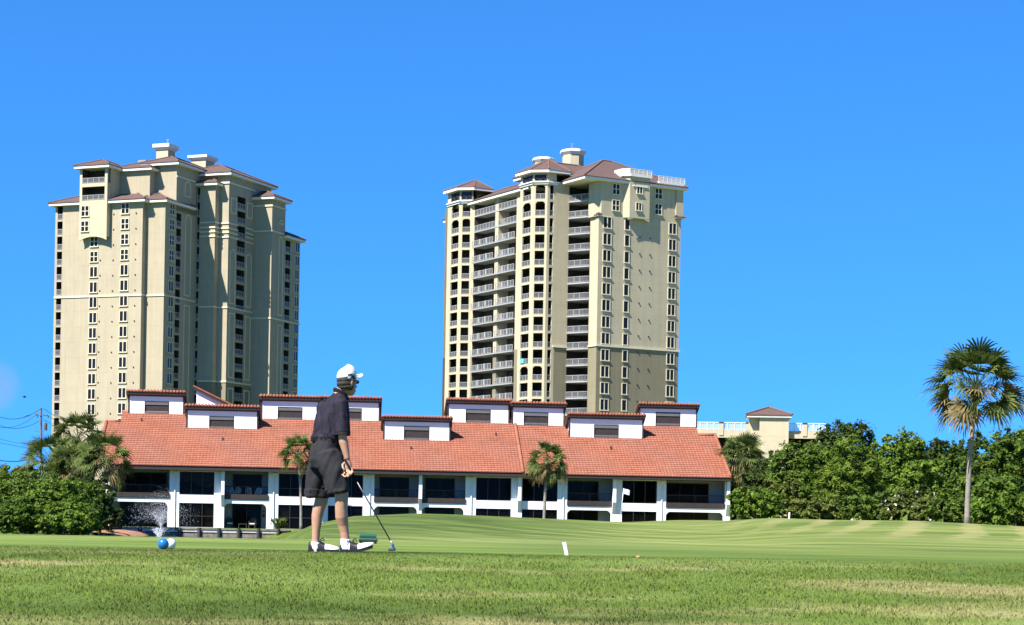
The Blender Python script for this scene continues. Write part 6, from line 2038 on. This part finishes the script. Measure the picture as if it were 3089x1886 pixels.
# socks and shoes
def shoe(heel, toe, y, ankle, lift):
    """heel and toe as ground points; the toe may be lifted"""
    hx, hz = heel; tx, tz = toe
    L_ = tx - hx
    prof = [(0.0, .020, .062, .022), (.05, .034, .074, .026), (.16, .040, .080, .028), (.30, .040, .086, .028), (.42, .041, .074, .028), (.55, .044, .060, .028), (.70, .049, .050, .026), (.85, .047, .042, .022), (.95, .034, .034, .018), (1.0, .012, .024, .012)]
    up_, so = MB(), MB()
    rings_u = []
    for t, w, h, _ in prof:
        x = hx + L_ * t; zb_ = hz + (tz - hz) * max(0, (t - .45) / .55) ** 1.3
        rings_u.append((x, zb_, w, h))
    seg = 14
    for i, (x, zb_, w, h) in enumerate(rings_u):
        for k in range(seg):
            a = math.pi * k / (seg - 1)
            up_.v.append((x, y - w * math.cos(a) * 1.0, zb_ + .016 + h * max(0.0, math.sin(a)) ** .8))
    for i in range(len(rings_u) - 1):
        t = (prof[i][0] + prof[i + 1][0]) / 2
        for k in range(seg - 1):
            a = (k + .5) / (seg - 1)
            mi = 0
            if t > .58 or (.10 < t < .20 and .1 < a < .9 and False): mi = 1
            if t > .55 and t <= .58: mi = 0
            if .16 < t < .34 and (a < .30 or a > .70): mi = 1
            up_.f.append((i * seg + k, i * seg + k + 1, (i + 1) * seg + k + 1, (i + 1) * seg + k)); up_.m.append(mi)
    up_.poly([up_.v[k] for k in range(seg)]); up_.poly([up_.v[(len(rings_u) - 1) * seg + k] for k in range(seg)][::-1], 1)
    o = up_.build('shoe', [M['shoe_black'], M['shoe_white']], ROOT, True)
    # sole
    for i in range(len(rings_u) - 1):
        (x0, z0, w0, _), (x1, z1, w1, _) = rings_u[i], rings_u[i + 1]
        g = .006
        so.hexa([(x0, y - w0 - g, z0 - .012), (x1, y - w1 - g, z1 - .012), (x1, y + w1 + g, z1 - .012), (x0, y + w0 + g, z0 - .012)],
                [(x0, y - w0 - g, z0 + .020), (x1, y - w1 - g, z1 + .020), (x1, y + w1 + g, z1 + .020), (x0, y + w0 + g, z0 + .020)])
    so.build('sole', M['shoe_black'], o)
    # laces
    la = MB()
    for q in range(4):
        t = .40 + .05 * q; x = hx + L_ * t; zz = hz + .016 + .082 - .018 * q
        la.tube([(x - .004, y - .026, zz - .008), (x + .006, y, zz + .004), (x - .004, y + .026, zz - .008)], .0045, 5)
    x = hx + L_ * .37; zz = hz + .105
    for s in (-1, 1): la.tube([(x, y - .01, zz), (x + .03, y - .03 * s - .015, zz + .022), (x + .05, y - .035, zz - .005), (x + .012, y - .012, zz)], .004, 5)
    la.build('lace', M['shoe_black'], o)
    # sock
    sk = MB(); a = Vector(ankle)
    sk.tube([a + Vector((.004, 0, .020)), a + Vector((0, 0, -.01)), a + Vector((.002, 0, -.05)), a + Vector((.012, 0, -.085))], [.049, .047, .048, .046], 16)
    baked(sk, 'sock', [M['sock']], .006, 2, lambda c: .002 * math.sin(c.z * 420) + .003 * noise.noise(c * 40))
a1 = J(432, 1335, -.09); a2 = J(206, 1362, .14)
shoe((J(394, 1400).x, .008), (J(626, 1400).x, .058), -.09, (a1.x, -.09, a1.z), .05)
shoe((J(155, 1400).x, .006), (J(372, 1400).x, .000), .14, (a2.x, .14, a2.z), 0)

# hair below the cap, cap with brim, sunglasses
mb = MB(); n = 28; rows = []
for k, (u, f, w) in enumerate(((.035, .096, .077), (.0, .096, .077), (-.04, .092, .075), (-.075, .078, .066), (-.085, .072, .060))):
    row = []
    for i in range(n):
        t = R(75) + R(210) * i / (n - 1)
        row.append(H_(-.012 + f * math.cos(t) * (1.0 if k < 3 else .9), w * math.sin(t), u + (.02 * max(0, abs(math.sin(t)) - .6) if k > 1 else 0)))
    rows.append(row)
for k in range(4):
    for i in range(n - 1): mb.quad(rows[k][i], rows[k][i + 1], rows[k + 1][i + 1], rows[k + 1][i])
hair = mb.build('hair', M['hair'], ROOT, True)
so_ = hair.modifiers.new('thick', 'SOLIDIFY'); so_.thickness = .012; so_.offset = 0
mb = MB(); n, rows = 36, []
kk = [(.000, 1.0), (.02, 1.015), (.04, 1.01), (.06, .99), (.08, .93), (.10, .81), (.116, .62), (.126, .36), (.129, .04)]
for u, s in kk:
    row = []
    for i in range(n):
        t = 2 * math.pi * i / n
        wr = 1 + .018 * math.sin(3 * t + u * 60) * (u < .07)
        row.append(H_(-.012 + .100 * s * wr * math.cos(t), .082 * s * wr * math.sin(t), .018 + u * 1.04 + .022 * math.cos(t)))
    rows.append(row)
for k in range(len(rows) - 1):
    for i in range(n):
        t = 2 * math.pi * (i + .5) / n
        # white cloth, dark band; dark patches low down paint shadow and wrinkles
        dark = k == 0 or (k == 1 and math.cos(t) < .4 and (i // 2) % 4 != 1) or (k == 2 and -.75 < math.cos(t) < .55 and math.sin(t) > 0 and (i % 7) in (2, 3, 4))
        mb.quad(rows[k][i], rows[k][(i + 1) % n], rows[k + 1][(i + 1) % n], rows[k + 1][i], 1 if dark else 0)
cap = mb.build('cap', [M['cap'], M['cap_dark']], ROOT, True)
mb = MB(); n = 14
top, bot = [], []
for i in range(n + 1):
    t = R(-78) + R(156) * i / n
    e = H_(.100 * math.cos(t) - .012 + .012, .090 * math.sin(t), .040 + .022 * math.cos(t))
    o_ = H_(.100 * math.cos(t) + .082 * max(0.0, math.cos(t * .92)) ** .5, .092 * math.sin(t) * (1 - .05), .030 + .060 * max(0, math.cos(t)) - .012 * abs(math.sin(t)))
    top.append((e, o_))
for i in range(n):
    a, b = top[i], top[i + 1]; dz = up * .006
    mb.quad(a[0] + dz, a[1] + dz, b[1] + dz, b[0] + dz); mb.quad(b[0], b[1], a[1], a[0]); mb.quad(a[1], b[1], b[1] + dz, a[1] + dz)
mb.build('brim', M['cap'], cap, True)
mb = MB(); mb.ball(H_(-.012, 0, .156), .009, 8, 6); mb.build('cap_button', M['cap'], cap, True)
mb = MB()
for s in (-1, 1):
    mb.ball(H_(.098, s * .034, .006), (.022, .022, .019), 10, 7)
    mb.bar(H_(.095, s * .056, .012), H_(-.01, s * .080, .006), .003, .006)
mb.bar(H_(.104, -.012, .010), H_(.104, .012, .010), .004, .005)
mb.build('sunglasses', M['lens'], ROOT, True)

# ---------------------------------------------------------------- golf club
mb = MB()
g0, g1 = J(433, 760, -.185), J(520, 915, -.185)
tip = J(757, 1335, -.10)
CL = thing('golf_club', 'iron golf club with dark shaft held by the golfer, head above the grass', 'golf club', (base.x, YG, gz(base.x, YG)))
mb.tube([g0, g1], [.0135, .0105], 10); mb.build('grip', M['belt'], CL, True)
mb = MB(); mb.tube([g1, tip], [.0075, .0058], 8); mb.build('shaft', M['shaft'], CL, True)
mb = MB(); d = (tip - g1).normalized(); mb.tube([tip - d * .012, tip + d * .045], [.0085, .0095], 10)
mb.build('hosel', M['steel'], CL, True)
mb = MB(); t0 = tip + d * .04
tx = Vector((-.30, -.95, 0)).normalized()          # the blade points towards the viewer, its sole below
A = [t0 + Vector((-.012, .0, .004)), t0 + Vector((.012, .0, .004))]
prof = [(-.006, .030, .010), (.012, .040, .018), (.030, .050, .020), (.050, .052, .020), (.066, .044, .016), (.074, .026, .010)]
rows = []
for s_, hh, th in prof:
    c = t0 + Vector((-.020, -.40, 0)) * s_ * 1.0 + Vector((-.006, 0, 0))
    c = t0 + Vector((-.25, -.97, 0)) * s_
    rows.append([c + Vector((-th - .012, 0, -hh)), c + Vector((th + .012, 0, -hh)), c + Vector((th * .6, 0, -hh * .45)), c + Vector((.007, 0, .012)), c + Vector((-.007, 0, .012)), c + Vector((-th * .8, 0, -hh * .45))])
for i in range(len(rows) - 1):
    for k in range(6): mb.quad(rows[i][k], rows[i][(k + 1) % 6], rows[i + 1][(k + 1) % 6], rows[i + 1][k])
mb.poly(rows[0][::-1]); mb.poly(rows[-1])
mb.build('club_head', M['steel'], CL)

# ---------------------------------------------------------------- markers on the tee and green
def place(o, px, py, Y, dz=0.0):
    p = P(px, py, Y); o.location = (p.x, Y, gz(p.x, Y) + dz)
def gloss(name, col): return mat(name, col, .22, .05, 8, coat=.5)
M['blue_ball'] = gloss('blue_gloss_plastic', (.012, .13, .42)); M['white_ball'] = gloss('white_gloss_plastic', (.8, .8, .78))
def tee_ball(px, py, Y, m, r, label):
    root = thing('tee_marker', label, 'tee marker', (0, 0, 0), 'ball shaped tee markers'); place(root, px, py, Y)
    mb = MB(); mb.ball((0, 0, r * .93), r, 24, 16); mb.build('ball', m, root, True)
    mb = MB(); mb.tube([(0, 0, -.08), (0, 0, .012)], [.006, .012], 8); mb.build('spike', M['bronze'], root)
tee_ball(492.5, 1657, 19.0, M['blue_ball'], .054, 'blue ball shaped tee marker on the grass')
tee_ball(514.5, 1655, 19.25, M['white_ball'], .052, 'white ball shaped tee marker touching the blue one')
# the white wedge post
root = thing('marker_post', 'small white wooden marker post leaning left on the open tee', 'marker post', (0, 0, 0)); place(root, 1711, 1675, 20)
mb = MB(); s = .0162
mb.hexa([(-.016, -.018, -.03), (.016, -.018, -.03), (.016, .018, -.03), (-.016, .018, -.03)], [(-.052, -.016, .128), (-.016, -.016, .132), (-.016, .02, .132), (-.052, .02, .128)])
o = mb.build('stake', M['white_ball'], root)
mb = MB(); mb.hexa([(-.020, -.0205, .085), (-.013, -.0205, .04), (-.010, -.019, .04), (-.017, -.019, .085)], [(-.026, -.0205, .11), (-.024, -.0205, .115), (-.021, -.019, .115), (-.023, -.019, .11)])
mb.build('painted_mark', M['bronze'], o)
# orange disc in the grass
mb = MB(); mb.loft([((0, 0, .004), (.024, 0, 0), (0, .026, 0)), ((0, 0, .018), (.022, 0, 0), (0, .024, 0)), ((0, 0, .023), (.012, 0, 0), (0, .014, 0))], 16)
o = mb.build('marker_disc', mat('orange_plastic', (.55, .17, .07), .6, .2, 30), None, True); tag(o, 'small orange disc lying in the tee grass', 'marker'); place(o, 1925, 1692, 18.75)
# green lidded box on the grass behind the golfer's foot
root = thing('tee_box', 'low dark green plastic box with lid on the grass behind the golfer\'s shoe', 'box', (0, 0, 0)); place(root, 1110, 1640, 30)
gp = gloss('green_gloss_plastic', (.008, .085, .05)); gd = mat('dark_green_plastic', (.006, .03, .02), .4, .1, 6)
def rbox(mb, x0, x1, y0, y1, z0, z1, r=.02, m=0):
    L_ = []
    for z, k in ((z0, r * .5), (z0 + r * .6, 0), (z1 - r, 0), (z1 - r * .3, r * .35), (z1, r)):
        L_.append([(x0 + k, y0 + k, z), (x1 - k, y0 + k, z), (x1 - k, y1 - k, z), (x0 + k, y1 - k, z)])
    for a, b in zip(L_[:-1], L_[1:]):
        for i in range(4): mb.quad(a[i], a[(i + 1) % 4], b[(i + 1) % 4], b[i], m)
    mb.poly(L_[-1], m); mb.poly(L_[0][::-1], m)
mb = MB(); rbox(mb, -.135, .14, -.09, .09, .025, .085); rbox(mb, .10, .128, -.07, .07, -.02, .03, .005); rbox(mb, -.12, -.09, -.07, .07, -.02, .03, .005); b_ = mb.build('box_body', gd, root)
mb = MB(); rbox(mb, -.125, .13, -.095, .095, .09, .142, .022); mb.build('lid', gp, root)
# flag on the green
root = thing('flagstick', 'white golf flag on a thin pole against the dark window', 'flag', (0, 0, 0), None)
YF = 106
pb = P(1870, 1577, YF); pt_ = P(1881, 1473, YF); root.location = (pb.x, YF, pb.z)
top = Vector((pt_.x - pb.x, 0, pt_.z - pb.z))
mb = MB(); mb.tube([(0, 0, -.12), top * .5 + Vector((.004, 0, 0)), top], .014, 8); mb.build('pole', M['white_ball'], root, True)
mb = MB(); n = 10; rows = []
fl = .33
for i in range(n + 1):
    t = i / n; x = fl * t
    y = .035 * math.sin(t * 6.0)
    zt = -.0 - .13 * t ** 1.2 - .015 * math.sin(t * 6); zb_ = -.315 - .04 * t + .018 * math.sin(t * 5) - .012
    rows.append([top + Vector((x + .012, y, zt + (zb_ - zt) * k / 4)) + Vector((-.02 * (k / 4), 0, 0)) for k in range(5)])
for i in range(n):
    for k in range(4): mb.quad(rows[i][k], rows[i][k + 1], rows[i + 1][k + 1], rows[i + 1][k])
fo = mb.build('flag_cloth', M['cap'], root, True)
so_ = fo.modifiers.new('thick', 'SOLIDIFY'); so_.thickness = .004
mb = MB(); a = top + Vector((.13, -.045, -.10)); b = top + Vector((.25, -.05, -.29))
mb.bar(a, b, .02, .008, up=(0, 1, 0)); mb.build('painted_stroke', M['bronze'], fo)
# white stakes along the trees
for px, py, Y, h, lb in ((2379, 1571, 84, .30, 'short white stake at the edge of the turf below the olive shrub'), (2568, 1572, 84, .20, 'tiny white stake in shade below the shrubs')):
    root = thing('boundary_stake', lb, 'stake', (0, 0, 0), 'white boundary stakes'); place(root, px, py, Y)
    mb = MB(); mb.hexa([(-.035, -.03, -.1), (.035, -.03, -.1), (.035, .03, -.1), (-.035, .03, -.1)], [(-.01, -.03, h), (.055, -.03, h), (.055, .03, h), (-.01, .03, h)]); mb.build('stake', M['white_ball'], root)
